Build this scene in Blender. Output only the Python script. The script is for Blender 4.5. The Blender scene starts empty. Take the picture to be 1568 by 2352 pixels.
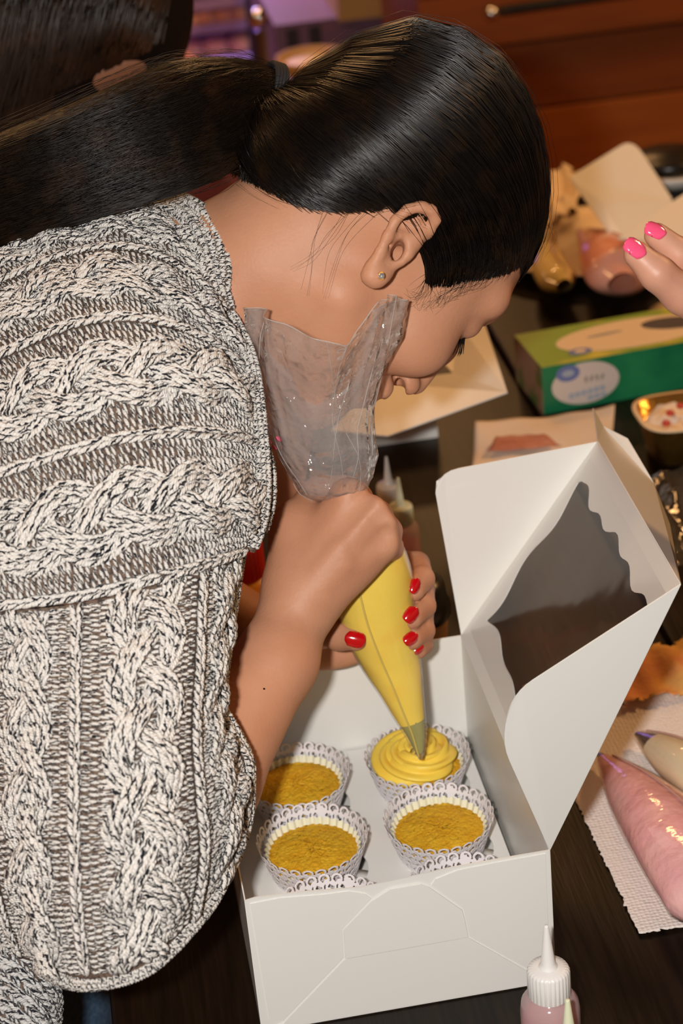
import bpy, bmesh, math, random
import numpy as np
from mathutils import Vector, Matrix
rng = np.random.default_rng(7)
random.seed(7)
SC = bpy.context.scene
COL = SC.collection
PI = math.pi
# ------------------------------------------------------------------ camera
# table top is z = 0, the cake box front left bottom corner is the origin, x runs along its front, y away
F = 4800.0
RM = np.array([[0.98388651, -0.15850427, -0.0827269],
               [-0.14731021, -0.45642323, -0.87748364],
               [0.10132643, 0.87553083, -0.47241796]])
CAM = np.array([-0.0372, -1.0407, 0.9315])
def ray(u, v): return np.array([(u - 784) / F, (v - 1176) / F, 1.0]) @ RM
def px(u, v, d): return CAM + d * ray(u, v)
def pz(u, v, z=0.0):
    r = ray(u, v); return CAM + (z - CAM[2]) / r[2] * r
def py(u, v, Y):
    r = ray(u, v); return CAM + (Y - CAM[1]) / r[1] * r
cd = bpy.data.cameras.new('camera'); cam = bpy.data.objects.new('camera', cd); COL.objects.link(cam)
cd.sensor_fit = 'VERTICAL'; cd.sensor_height = 23.5; cd.sensor_width = 15.67
cd.lens = F / 2352 * 23.5; cd.clip_start = 0.05; cd.clip_end = 60
m = Matrix.Identity(4)
for i in range(3):
    m[i][0] = RM[0][i]; m[i][1] = -RM[1][i]; m[i][2] = -RM[2][i]; m[i][3] = CAM[i]
cam.matrix_world = m
cd.dof.use_dof = True; cd.dof.focus_distance = 1.33; cd.dof.aperture_fstop = 5.6
SC.camera = cam
# ------------------------------------------------------------------ light
vs = SC.view_settings
vs.view_transform = 'Standard'; vs.look = 'None'; vs.gamma = 1.0; vs.use_curve_mapping = False
vs.exposure = 0.0
wd = bpy.data.worlds.new('room_air'); SC.world = wd; wd.use_nodes = True
wd.node_tree.nodes['Background'].inputs[0].default_value = (1.0, 0.62, 0.33, 1)
wd.node_tree.nodes['Background'].inputs[1].default_value = 0.11
def area(name, loc, target, size, power, col, shape='DISK'):
    l = bpy.data.lights.new(name, 'AREA'); l.shape = shape; l.size = size; l.energy = power; l.color = col
    o = bpy.data.objects.new(name, l); COL.objects.link(o); o.location = loc
    o.rotation_euler = (Vector(target) - Vector(loc)).to_track_quat('-Z', 'Y').to_euler()
    return o
# the flash on the camera (camera turned upright, so the flash sits to its left)
fl = CAM + np.array([-0.085, -0.03, -0.02]) @ RM
area('camera_flash', fl, px(784, 1176, 1.4), 0.045, 19.5, (1.0, 0.955, 0.91))
# warm ceiling lamps of the room
for k, (x, y, pw) in enumerate(((-1.5, 0.9, 16), (2.4, 1.3, 50), (0.3, 2.5, 14), (0.9, 4.6, 14), (-0.9, 3.6, 14))):
    area('ceiling_lamp_light', (x, y, 1.95), (x, y, 0), 0.50, pw, (1.0, 0.52, 0.20))

# ------------------------------------------------------------------ helpers
def link(o, parent=None):
    COL.objects.link(o)
    if parent is not None: o.parent = parent
    return o
def mesh(name, V, Fc, mat, parent=None, smooth=True, uv=None):
    me = bpy.data.meshes.new(name)
    V = np.asarray(V, dtype=np.float64).reshape(-1, 3)
    if isinstance(Fc, np.ndarray):
        n, k = Fc.shape
        me.vertices.add(len(V)); me.vertices.foreach_set('co', V.astype(np.float32).ravel())
        me.loops.add(n * k); me.loops.foreach_set('vertex_index', Fc.astype(np.int32).ravel())
        me.polygons.add(n); me.polygons.foreach_set('loop_start', (np.arange(n) * k).astype(np.int32))
        me.polygons.foreach_set('loop_total', np.full(n, k, dtype=np.int32))
        if uv is not None:
            l = me.uv_layers.new(name='UVMap')
            l.data.foreach_set('uv', np.asarray(uv, dtype=np.float32)[Fc.ravel()].ravel())
        me.update(calc_edges=True)
    else:
        me.from_pydata(V.tolist(), [], Fc); me.update()
    if smooth:
        me.polygons.foreach_set('use_smooth', [True] * len(me.polygons))
    if mat: me.materials.append(mat)
    o = bpy.data.objects.new(name, me)
    return link(o, parent)
def tag(o, label=None, cat=None, group=None, kind=None):
    if label: o['label'] = label
    if cat: o['category'] = cat
    if group: o['group'] = group
    if kind: o['kind'] = kind
    return o
def thing(name, label, cat, loc=(0, 0, 0), group=None):
    o = bpy.data.objects.new(name, None); o.empty_display_size = 0.02
    o.location = Vector(loc); link(o); tag(o, label, cat, group); return o
def put(o, t):
    """parent o (built in world coordinates) under Empty t without moving it"""
    o.parent = t; o.matrix_parent_inverse = Matrix.Translation(-Vector(t.location)); return o
def grid_faces(nr, nc, wrap=False, base=0):
    r = np.arange(nr - 1)[:, None]; c = np.arange(nc if wrap else nc - 1)[None, :]
    c2 = (c + 1) % nc
    f = np.stack([r * nc + c, r * nc + c2, (r + 1) * nc + c2, (r + 1) * nc + c], -1)
    return f.reshape(-1, 4) + base
def lathe(prof, n=40, c=(0, 0, 0)):
    a = np.linspace(0, 2 * PI, n, endpoint=False)
    V = np.array([[[r * math.cos(t) + c[0], r * math.sin(t) + c[1], z + c[2]] for t in a] for r, z in prof]).reshape(-1, 3)
    return V, grid_faces(len(prof), n, True)
def box_vf(lo, hi):
    x0, y0, z0 = lo; x1, y1, z1 = hi
    V = [(x0, y0, z0), (x1, y0, z0), (x1, y1, z0), (x0, y1, z0), (x0, y0, z1), (x1, y0, z1), (x1, y1, z1), (x0, y1, z1)]
    return V, [(3, 2, 1, 0), (4, 5, 6, 7), (0, 1, 5, 4), (1, 2, 6, 5), (2, 3, 7, 6), (3, 0, 4, 7)]
def box(name, lo, hi, mat, parent=None, bev=0.0):
    V, f = box_vf(lo, hi); o = mesh(name, V, f, mat, parent, smooth=False)
    if bev:
        b = o.modifiers.new('bevel', 'BEVEL'); b.width = bev; b.segments = 2
    return o
def slab(name, P, th, mat, parent=None, nrm=None):
    """flat polygon P (n,3) given a thickness th along its normal"""
    P = np.asarray(P, float); n = len(P)
    if nrm is None:
        nn = np.zeros(3)
        for i in range(n): nn += np.cross(P[i] - P[0], P[(i + 1) % n] - P[0])
        nrm = nn / np.linalg.norm(nn)
    V = np.vstack([P + nrm * th / 2, P - nrm * th / 2])
    f = [tuple(range(n)), tuple(range(2 * n - 1, n - 1, -1))] + [(i, i + n, (i + 1) % n + n, (i + 1) % n) for i in range(n)]
    return mesh(name, V, f, mat, parent, smooth=False)
def rounded(P, r, seg=6):
    """round the corners of polygon P (list of points); r is one radius per corner"""
    P = np.asarray(P, float); n = len(P); out = []
    for i in range(n):
        a, b, c = P[i - 1], P[i], P[(i + 1) % n]
        if r[i] <= 0: out.append(b); continue
        u = (a - b) / np.linalg.norm(a - b); w = (c - b) / np.linalg.norm(c - b)
        p0, p1 = b + u * r[i], b + w * r[i]
        for t in np.linspace(0, 1, seg): out.append((1 - t) ** 2 * p0 + 2 * t * (1 - t) * b + t * t * p1)
    return np.array(out)
def tubes(paths, rad, M=3, taper=(1, 1), normals=None):
    """paths (n,K,3), rad (n,K) -> verts, faces, uv of n tubes with M sides"""
    n, K, _ = paths.shape
    T = np.gradient(paths, axis=1); T /= np.linalg.norm(T, axis=2, keepdims=True) + 1e-12
    if normals is None:
        ref = np.zeros_like(T); ref[..., 2] = 1; bad = np.abs(T[..., 2]) > .9; ref[bad] = (1, 0, 0)
    else: ref = normals
    A = np.cross(ref, T); A /= np.linalg.norm(A, axis=2, keepdims=True) + 1e-12
    B = np.cross(T, A)
    th = np.arange(M) / M * 2 * PI
    V = paths[:, :, None, :] + rad[:, :, None, None] * (np.cos(th)[None, None, :, None] * A[:, :, None, :] + np.sin(th)[None, None, :, None] * B[:, :, None, :])
    gf = grid_faces(K, M, True)
    Fc = (gf[None] + (np.arange(n) * K * M)[:, None, None]).reshape(-1, 4)
    cap = np.stack([np.arange(M), np.arange(M)], 0)
    return V.reshape(-1, 3), Fc
# ------------------------------------------------------------------ materials
def node_mat(name):
    mt = bpy.data.materials.new(name); mt.use_nodes = True
    nt = mt.node_tree; bs = nt.nodes['Principled BSDF']; return mt, nt, bs
def mat(name, col, rough=0.5, metal=0.0, spec=0.5, sss=0.0, noise=None, bump=None, coat=0.0, sheen=0.0, sscol=(1, .3, .15)):
    mt, nt, bs = node_mat(name)
    bs.inputs['Base Color'].default_value = (*col, 1); bs.inputs['Roughness'].default_value = rough
    bs.inputs['Metallic'].default_value = metal; bs.inputs['Specular IOR Level'].default_value = spec
    bs.inputs['Coat Weight'].default_value = coat; bs.inputs['Sheen Weight'].default_value = sheen
    if sss:
        bs.inputs['Subsurface Weight'].default_value = sss; bs.inputs['Subsurface Radius'].default_value = sscol
        bs.inputs['Subsurface Scale'].default_value = 0.004
    tc = nt.nodes.new('ShaderNodeTexCoord')
    if noise:   # (scale, colour2, lo, hi[, stretch])
        nz = nt.nodes.new('ShaderNodeTexNoise'); nz.inputs['Scale'].default_value = noise[0]; nz.inputs['Detail'].default_value = 6
        mp = nt.nodes.new('ShaderNodeMapping'); mp.inputs['Scale'].default_value = noise[4] if len(noise) > 4 else (1, 1, 1)
        nt.links.new(tc.outputs['Object'], mp.inputs[0]); nt.links.new(mp.outputs[0], nz.inputs['Vector'])
        cr = nt.nodes.new('ShaderNodeValToRGB'); cr.color_ramp.elements[0].position = noise[2]; cr.color_ramp.elements[1].position = noise[3]
        cr.color_ramp.elements[0].color = (*col, 1); cr.color_ramp.elements[1].color = (*noise[1], 1)
        nt.links.new(nz.outputs['Fac'], cr.inputs[0]); nt.links.new(cr.outputs[0], bs.inputs['Base Color'])
    if bump:    # (scale, strength, distance[, stretch])
        nb = nt.nodes.new('ShaderNodeTexNoise'); nb.inputs['Scale'].default_value = bump[0]; nb.inputs['Detail'].default_value = 4
        mp = nt.nodes.new('ShaderNodeMapping'); mp.inputs['Scale'].default_value = bump[3] if len(bump) > 3 else (1, 1, 1)
        nt.links.new(tc.outputs['Object'], mp.inputs[0]); nt.links.new(mp.outputs[0], nb.inputs['Vector'])
        bp = nt.nodes.new('ShaderNodeBump'); bp.inputs['Strength'].default_value = bump[1]; bp.inputs['Distance'].default_value = bump[2]
        nt.links.new(nb.outputs['Fac'], bp.inputs['Height']); nt.links.new(bp.outputs[0], bs.inputs['Normal'])
    return mt
def film_mat(name, haze=0.10, tint=(1, 1, 1), hazecol=(.8, .78, .76), rough=0.08, gloss=0.9, bump=None):
    """thin clear plastic: see-through, a little milky, with a sharp shine"""
    mt, nt, bs = node_mat(name); nt.nodes.remove(bs); out = nt.nodes['Material Output']
    tr = nt.nodes.new('ShaderNodeBsdfTransparent'); tr.inputs[0].default_value = (*tint, 1)
    df = nt.nodes.new('ShaderNodeBsdfTranslucent'); df.inputs[0].default_value = (*hazecol, 1)
    d2 = nt.nodes.new('ShaderNodeBsdfDiffuse'); d2.inputs[0].default_value = (*hazecol, 1)
    ad = nt.nodes.new('ShaderNodeMixShader'); ad.inputs[0].default_value = .35
    nt.links.new(d2.outputs[0], ad.inputs[1]); nt.links.new(df.outputs[0], ad.inputs[2])
    m1 = nt.nodes.new('ShaderNodeMixShader'); m1.inputs[0].default_value = haze
    nt.links.new(tr.outputs[0], m1.inputs[1]); nt.links.new(ad.outputs[0], m1.inputs[2])
    gl = nt.nodes.new('ShaderNodeBsdfGlossy'); gl.inputs['Roughness'].default_value = rough
    fr = nt.nodes.new('ShaderNodeLayerWeight'); fr.inputs[0].default_value = .5
    pw_ = nt.nodes.new('ShaderNodeMath'); pw_.operation = 'POWER'; pw_.inputs[1].default_value = 3.5
    nt.links.new(fr.outputs['Facing'], pw_.inputs[0])
    ml = nt.nodes.new('ShaderNodeMath'); ml.operation = 'MULTIPLY_ADD'; ml.inputs[1].default_value = .55 * gloss; ml.inputs[2].default_value = .045 * gloss; ml.use_clamp = True
    nt.links.new(pw_.outputs[0], ml.inputs[0])
    m2 = nt.nodes.new('ShaderNodeMixShader'); nt.links.new(ml.outputs[0], m2.inputs[0])
    nt.links.new(m1.outputs[0], m2.inputs[1]); nt.links.new(gl.outputs[0], m2.inputs[2])
    if bump:
        tc = nt.nodes.new('ShaderNodeTexCoord'); nb = nt.nodes.new('ShaderNodeTexNoise'); nb.inputs['Scale'].default_value = bump[0]
        nt.links.new(tc.outputs['Object'], nb.inputs['Vector'])
        bp = nt.nodes.new('ShaderNodeBump'); bp.inputs['Strength'].default_value = bump[1]; bp.inputs['Distance'].default_value = bump[2]
        nt.links.new(nb.outputs['Fac'], bp.inputs['Height'])
        nt.links.new(bp.outputs[0], gl.inputs['Normal']); nt.links.new(bp.outputs[0], fr.inputs['Normal'])
    nt.links.new(m2.outputs[0], out.inputs[0]); return mt
def yarn_mat(name, light, dark, share):
    """marled yarn: a light thread with a thin dark ply twisted round it (uv: x along + random, y round)"""
    mt, nt, bs = node_mat(name); bs.inputs['Roughness'].default_value = .85; bs.inputs['Specular IOR Level'].default_value = .15
    bs.inputs['Sheen Weight'].default_value = .25
    uv = nt.nodes.new('ShaderNodeUVMap'); sp = nt.nodes.new('ShaderNodeSeparateXYZ'); nt.links.new(uv.outputs[0], sp.inputs[0])
    def mth(op, a, b=None, c=None):
        n = nt.nodes.new('ShaderNodeMath'); n.operation = op
        for i, x in enumerate((a, b, c)):
            if x is None: continue
            if isinstance(x, (int, float)): n.inputs[i].default_value = x
            else: nt.links.new(x, n.inputs[i])
        return n.outputs[0]
    nz = nt.nodes.new('ShaderNodeTexNoise'); nz.inputs['Scale'].default_value = 2.2; nz.inputs['Detail'].default_value = 3; nt.links.new(uv.outputs[0], nz.inputs['Vector'])
    tw = mth('FRACT', mth('ADD', mth('ADD', sp.outputs[1], mth('MULTIPLY', sp.outputs[0], .30)), mth('MULTIPLY', nz.outputs['Fac'], .60)))
    tw = mth('FRACT', mth('MULTIPLY', tw, 2.0))
    isd = mth('LESS_THAN', tw, share)
    ply = mth('SINE', mth('MULTIPLY', mth('ADD', sp.outputs[1], mth('MULTIPLY', sp.outputs[0], 1.1)), 2 * PI * 4))
    mx = nt.nodes.new('ShaderNodeMix'); mx.data_type = 'RGBA'
    tint = nt.nodes.new('ShaderNodeMix'); tint.data_type = 'RGBA'; tint.inputs[6].default_value = (*light, 1)
    tint.inputs[7].default_value = (light[0] * .86, light[1] * .82, light[2] * .76, 1); nt.links.new(nz.outputs['Fac'], tint.inputs[0])
    nt.links.new(isd, mx.inputs[0]); nt.links.new(tint.outputs[2], mx.inputs[6]); mx.inputs[7].default_value = (*dark, 1)
    nt.links.new(mx.outputs[2], bs.inputs['Base Color'])
    bp = nt.nodes.new('ShaderNodeBump'); bp.inputs['Strength'].default_value = .5; bp.inputs['Distance'].default_value = .0006
    nt.links.new(ply, bp.inputs['Height']); nt.links.new(bp.outputs[0], bs.inputs['Normal'])
    return mt
M = {}
M['skin'] = mat('skin', (.56, .275, .16), .52, spec=.33, sss=.12, noise=(26, (.49, .225, .125), .3, .7), bump=(420, .35, .0006))
M['skin_dimmed'] = mat('dimmed_skin', (.30, .13, .07), .5, spec=.3, sss=.1)  # dimness of the patch below the hair put into a darker skin colour
M['skin_fair'] = mat('fair_skin', (.62, .33, .22), .45, spec=.4, sss=.12, noise=(40, (.56, .27, .18), .3, .7), bump=(300, .2, .0005))
M['hair'] = mat('dark_hair', (.005, .0035, .0028), .28, spec=.36, noise=(60, (.016, .0075, .003), .45, .75))
M['tail'] = mat('dark_ponytail_hair', (.006, .0035, .002), .36, spec=.20, noise=(50, (.024, .010, .004), .45, .75))
M['hair_scalp'] = mat('dark_hair_base', (.006, .004, .003), .7, spec=.1)
M['hair_brown'] = mat('brown_hair', (.02, .010, .005), .4, spec=.4, noise=(18, (.075, .028, .009), .5, .8))
M['elastic'] = mat('black_elastic', (.012, .012, .014), .7, bump=(900, .6, .0005))
M['yarn'] = yarn_mat('marled_yarn', (.79, .77, .74), (.008, .008, .012), .27)
M['yarn_hem'] = yarn_mat('marled_rib_yarn', (.66, .67, .68), (.012, .012, .018), .30)
M['knit_base'] = mat('shaded_knit_backing', (.16, .11, .08), .95, spec=.05, noise=(420, (.05, .04, .04), .45, .6))  # gap shadow between stitches, and skin showing through, put into this dark brown
M['red_nail'] = mat('red_nail_polish', (.50, .003, .006), .12, spec=.6, coat=1.0)
M['pink_nail'] = mat('pink_nail_polish', (.95, .10, .23), .12, spec=.6, coat=1.0)
M['card'] = mat('white_card', (.80, .79, .745), .32, spec=.45, bump=(70, .05, .0006))
M['card_in'] = mat('white_card_inside', (.78, .77, .74), .6, spec=.2)
M['lace'] = mat('white_lace_paper', (.80, .77, .80), .55, spec=.3)
M['liner'] = mat('waxed_paper_cup', (.80, .80, .62), .45, spec=.3)
M['cake'] = mat('yellow_sponge', (.74, .44, .025), .62, spec=.25, noise=(120, (.68, .34, .012), .35, .7), bump=(420, .8, .0018))
M['frosting'] = mat('yellow_buttercream', (.90, .66, .09), .4, spec=.35, sss=.08, noise=(60, (.92, .60, .07), .4, .75))
M['frost_in_bag'] = mat('yellow_buttercream_in_bag', (.90, .66, .085), .3, spec=.4, noise=(45, (.90, .56, .06), .5, .8), bump=(60, .3, .001))
M['film'] = film_mat('clear_bag_film', .28, rough=.06, gloss=1.5, bump=(55, 1.0, .011))
M['film_thin'] = film_mat('clear_bag_film_over_cream', .05, rough=.06, gloss=1.2, bump=(120, .35, .001))
M['window'] = film_mat('clear_window_film', .03, rough=.10, gloss=.8, bump=(14, .25, .004))
M['cello'] = film_mat('clear_cellophane', .05, rough=.05, gloss=1.5, bump=(60, .8, .004))
M['steel'] = mat('steel_nozzle', (.55, .54, .50), .25, metal=1.0)
M['chrome'] = mat('chrome', (.8, .8, .82), .08, metal=1.0)
M['gem'] = mat('clear_gem', (.9, .9, .88), .05, metal=.8)
M['gold'] = mat('gold_setting', (.8, .6, .25), .2, metal=1.0)
M['white_plastic'] = mat('white_plastic', (.80, .78, .75), .3, spec=.5, sss=.05)
M['green_tip'] = mat('pale_green_plastic', (.72, .74, .52), .3, spec=.5)
M['bottle_pink'] = film_mat('cloudy_pink_plastic', .62, hazecol=(.72, .55, .55), rough=.1, gloss=1.0)
M['bottle_yellow'] = film_mat('cloudy_yellow_plastic', .7, hazecol=(.72, .62, .25), rough=.1, gloss=1.0)
M['liquid_pink'] = mat('pink_icing', (.85, .32, .34), .4)
M['pink_frost'] = mat('pink_buttercream', (.90, .44, .46), .35, spec=.4, noise=(30, (.92, .54, .50), .4, .7), bump=(34, .8, .006))
M['cream_frost'] = mat('cream_buttercream', (.80, .68, .46), .4, spec=.3)
M['towel'] = None
M['denim'] = mat('blue_denim', (.035, .085, .16), .85, noise=(300, (.07, .13, .21), .4, .6))
M['pink_cloth'] = mat('pink_cotton', (.85, .36, .48), .85, noise=(30, (.80, .3, .42), .4, .6))
M['black'] = mat('black_plastic', (.012, .011, .010), .3, spec=.5, noise=(30, (.03, .022, .012), .5, .7))
M['dark_cloth'] = mat('black_cloth', (.01, .01, .012), .9)
M['kraft'] = mat('kraft_paper', (.42, .22, .08), .7, noise=(25, (.30, .14, .045), .4, .65))
M['red_plastic'] = mat('red_plastic', (.75, .03, .015), .3, spec=.5)
M['orange_plastic'] = mat('orange_yellow_plastic', (.9, .30, .02), .35, noise=(25, (.95, .60, .05), .42, .58, (.2, .2, 1)))
M['napkin'] = mat('beige_paper_napkin', (.76, .63, .50), .85, spec=.1, bump=(220, .3, .0008))
M['stain'] = mat('red_brown_icing', (.42, .14, .09), .6, noise=(40, (.52, .22, .15), .4, .6))
M['foil'] = mat('gold_foil', (.60, .33, .07), .28, metal=.85, bump=(70, .6, .003))
M['crumb'] = mat('white_nougat', (.80, .68, .55), .6, noise=(60, (.75, .50, .25), .45, .65), bump=(90, 1.0, .003))
M['candy_red'] = mat('red_candy', (.55, .05, .03), .3)
M['plate'] = mat('white_paper_plate', (.78, .62, .42), .6)
M['orange_frost'] = mat('orange_pink_buttercream', (.85, .30, .17), .4, noise=(20, (.85, .40, .28), .4, .6))
M['yellow_frost'] = mat('pale_yellow_buttercream', (.78, .60, .20), .4, noise=(20, (.70, .55, .25), .4, .6))
M['box_green'] = mat('printed_green_card', (.03, .30, .10), .4, noise=(9, (.01, .17, .07), .4, .6))
M['box_lime'] = mat('printed_lime_card', (.22, .34, .03), .4, noise=(14, (.62, .52, .06), .5, .66))
M['box_end'] = mat('printed_brown_card', (.34, .20, .13), .5, noise=(20, (.09, .15, .04), .5, .6))
M['print_white'] = mat('printed_white', (.72, .60, .52), .5)
M['print_cream'] = mat('printed_cream', (.80, .60, .36), .5)
M['print_blue'] = mat('printed_blue', (.16, .20, .42), .5)
M['print_pale_blue'] = mat('printed_pale_blue', (.40, .45, .52), .5)
M['print_dark'] = mat('printed_dark', (.07, .055, .055), .5)
M['print_grey'] = mat('printed_olive_grey', (.35, .30, .24), .5)
M['tissue'] = mat('orange_tissue', (.70, .30, .12), .9, spec=.1, noise=(24, (.72, .42, .12), .4, .62), bump=(60, .8, .004))
M['lilac'] = mat('lilac_paint', (.34, .22, .60), .4)
M['lilac_shelf'] = mat('lilac_shelf', (.46, .36, .85), .35)
M['purple_dark'] = mat('dark_purple_frame', (.05, .03, .10), .4)
M['mauve'] = mat('mauve_paint', (.15, .075, .12), .5)
M['mauve_dark'] = mat('dark_mauve_gap', (.02, .012, .015), .6)
M['tan'] = mat('tan_counter', (.42, .24, .07), .5)
M['pastry'] = mat('glazed_pastry', (.95, .52, .42), .35, noise=(25, (.95, .70, .55), .5, .7))
M['wall'] = mat('brown_wall', (.24, .13, .06), .8)
def wood(name, c1, c2, scale, stretch, rough, bump=.15):
    return mat(name, c1, rough, spec=.3, noise=(scale, c2, .35, .68, stretch), bump=(scale * 2, bump, .0008, stretch))
M['table_wood'] = wood('espresso_wood', (.005, .003, .0018), (.014, .0075, .004), 22, (9, .5, 1), .34)
M['table_wood'].node_tree.nodes['Principled BSDF'].inputs['Specular IOR Level'].default_value = .22
M['plank'] = [wood('orange_wood_%d' % i, c1, c2, 6, (.7, 6, 6), .5) for i, (c1, c2) in enumerate(
    [((.30, .085, .014), (.24, .062, .010)), ((.155, .04, .008), (.19, .05, .009)), ((.24, .062, .010), (.19, .048, .009))])]
M['floor_wood'] = [wood('floor_wood_%d' % i, c1, c2, 5, (.7, 6, 6), .45) for i, (c1, c2) in enumerate(
    [((.28, .085, .018), (.22, .06, .012)), ((.24, .07, .014), (.19, .05, .010))])]
# ------------------------------------------------------------------ smooth solid modelling (bodies)
def sd_cone(p, a, b, ra, rb):
    ba = b - a; h = np.clip(((p - a) @ ba) / (ba @ ba + 1e-12), 0, 1)
    return np.linalg.norm(p - a - h[..., None] * ba, axis=-1) - (ra + (rb - ra) * h)
def sd_ell(p, c, A, r):
    q = (p - c) @ A.T
    k0 = np.linalg.norm(q / r, axis=-1); k1 = np.linalg.norm(q / (r * r), axis=-1)
    return k0 * (k0 - 1) / (k1 + 1e-9)
class Solid:
    def __init__(s): s.g = []                      # groups of primitives
    def group(s): s.g.append([]); return s
    def cone(s, a, b, ra, rb, k=.008, op='u'):
        a, b = np.array(a, float), np.array(b, float); s.g[-1].append((lambda p: sd_cone(p, a, b, ra, rb), k, op, 1.0)); return s
    def chain(s, pts, rs, k=.008, op='u'):
        for i in range(len(pts) - 1): s.cone(pts[i], pts[i + 1], rs[i], rs[i + 1], k, op)
        return s
    def ell(s, c, r, A=None, k=.008, op='u'):
        c, r = np.array(c, float), np.array(r, float); A = np.eye(3) if A is None else np.asarray(A)
        s.g[-1].append((lambda p: sd_ell(p, c, A, r), k, op, float(r.max() / r.min()))); return s
    @staticmethod
    def _fold(prims, p):
        d = np.full(p.shape[:-1], 1.0)
        for fn, k, op, _ in prims:
            e = fn(p)
            if op == 'u':
                if k > 0:
                    h = np.maximum(k - np.abs(d - e), 0) / k; d = np.minimum(d, e) - h * h * k * .25
                else: d = np.minimum(d, e)
            else:
                e = -e; h = np.maximum(k - np.abs(d - e), 0) / k; d = np.maximum(d, e) + h * h * k * .25
        return d
    def __call__(s, p):
        d = None
        for g in s.g:
            e = s._fold(g, p); d = e if d is None else np.minimum(d, e)
        return d
    def mesh_arrays(s, lo, hi, vox, n=14):
        lo = np.array(lo); hi = np.array(hi); bs = vox * n
        nb = np.ceil((hi - lo) / bs).astype(int); hd = bs * .5 * 1.7321 * (n + 2) / n
        I = np.stack(np.meshgrid(*[np.arange(k) for k in nb], indexing='ij'), -1).reshape(-1, 3)
        ctr = lo + (I + .5) * bs
        dc = [[fn(ctr) for fn, k, op, e in g] for g in s.g]
        tot = s(ctr); act = np.abs(tot) < hd * 1.5 + .006
        gv, gi, gf = [], [], []
        ax = np.arange(-1, n + 1); cor = np.stack(np.meshgrid(ax, ax, ax, indexing='ij'), -1)   # corners -1..n
        off = np.array([[i, j, k] for i in (0, 1) for j in (0, 1) for k in (0, 1)])
        NN = nb * n + 4
        def gid(c): return ((c[..., 0] + 1) * NN[1] + (c[..., 1] + 1)) * NN[2] + (c[..., 2] + 1)
        for b in np.nonzero(act)[0]:
            base = I[b] * n; P = lo + (base + cor) * vox
            d = None
            for g, dg in zip(s.g, dc):
                pr = [x for x, v in zip(g, dg) if v[b] - hd * 1.15 * (1.0 if x[3] <= 1.001 else 1.0 + .9 * (x[3] - 1)) < .006 + 1.5 * x[1]]
                if not pr or all(x[2] == 's' for x in pr): continue
                e = s._fold(pr, P); d = e if d is None else np.minimum(d, e)
            if d is None: continue
            ins = d < 0
            if ins.all() or not ins.any(): continue
            m = n + 1
            cs = sum(ins[o[0]:o[0] + m, o[1]:o[1] + m, o[2]:o[2] + m].astype(np.int8) for o in off)
            cells = np.argwhere((cs > 0) & (cs < 8))
            if len(cells) == 0: continue
            acc = np.zeros((len(cells), 3)); cnt = np.zeros(len(cells))
            for a in range(3):
                for o in off:
                    if o[a]: continue
                    c0 = cells + o; c1 = c0.copy(); c1[:, a] += 1
                    v0 = d[tuple(c0.T)]; v1 = d[tuple(c1.T)]; x = (v0 < 0) != (v1 < 0)
                    t = v0 / np.where(x, v0 - v1, 1)
                    q = o + np.zeros((len(cells), 3)); q[:, a] += t
                    acc[x] += q[x]; cnt[x] += 1
            gv.append(lo + (base - 1 + cells + acc / cnt[:, None]) * vox); gi.append(gid(base - 1 + cells))
            for a in range(3):                       # edges owned by this block
                b1, b2 = (a + 1) % 3, (a + 2) % 3
                sl0 = [slice(1, n + 1)] * 3; sl1 = list(sl0); sl1[a] = slice(2, n + 2)
                i0 = ins[tuple(sl0)]
                if i0.shape[a] != ins[tuple(sl1)].shape[a]:
                    sl0[a] = slice(1, n); sl1[a] = slice(2, n + 1); i0 = ins[tuple(sl0)]
                i1 = ins[tuple(sl1)]
                e = np.argwhere(i0 != i1)
                if len(e) == 0: continue
                fl = i0[tuple(e.T)]; cc = base + e
                q = []
                for s1, s2 in ((-1, -1), (0, -1), (0, 0), (-1, 0)):
                    c = cc.copy(); c[:, b1] += s1; c[:, b2] += s2; q.append(gid(c))
                q = np.stack(q, 1); q[~fl] = q[~fl][:, ::-1]; gf.append(q)
            # the last layer along each axis lies in the next block's padding, see corner range
        V = np.concatenate(gv); G = np.concatenate(gi); Q = np.concatenate(gf)
        u, idx = np.unique(G, return_index=True)
        V = V[idx]; pos = np.searchsorted(u, Q); pos = np.clip(pos, 0, len(u) - 1)
        ok = (u[pos] == Q).all(1)
        return V, pos[ok].astype(np.int64)
def smooth_mesh(V, Q, it=2, lam=.5):
    n = len(V)
    for _ in range(it):
        acc = np.zeros_like(V); cnt = np.zeros(n)
        for a in range(4):
            i, j = Q[:, a], Q[:, (a + 1) % 4]
            np.add.at(acc, i, V[j]); np.add.at(cnt, i, 1); np.add.at(acc, j, V[i]); np.add.at(cnt, j, 1)
        V = V + lam * (acc / np.maximum(cnt, 1)[:, None] - V)
    return V
# ================================================================== the woman piping
HO = np.array([0.1444, 0.2539, 0.44])
HF = np.array([0.3995, -0.0463, -0.9156]); HU = np.array([0.8988, 0.2162, 0.3812])
HF /= np.linalg.norm(HF); HU -= HF * (HU @ HF); HU /= np.linalg.norm(HU); HS = np.cross(HF, HU)
if HS @ np.array([.18, -.97, .13]) < 0: HS = -HS
HA = np.stack([HF, HU, HS])
def hl(f, u, s): return HO + (f * HF + u * HU + s * HS) / 100.0
def sub3(p): return np.array([px(*q) for q in p])

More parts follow.
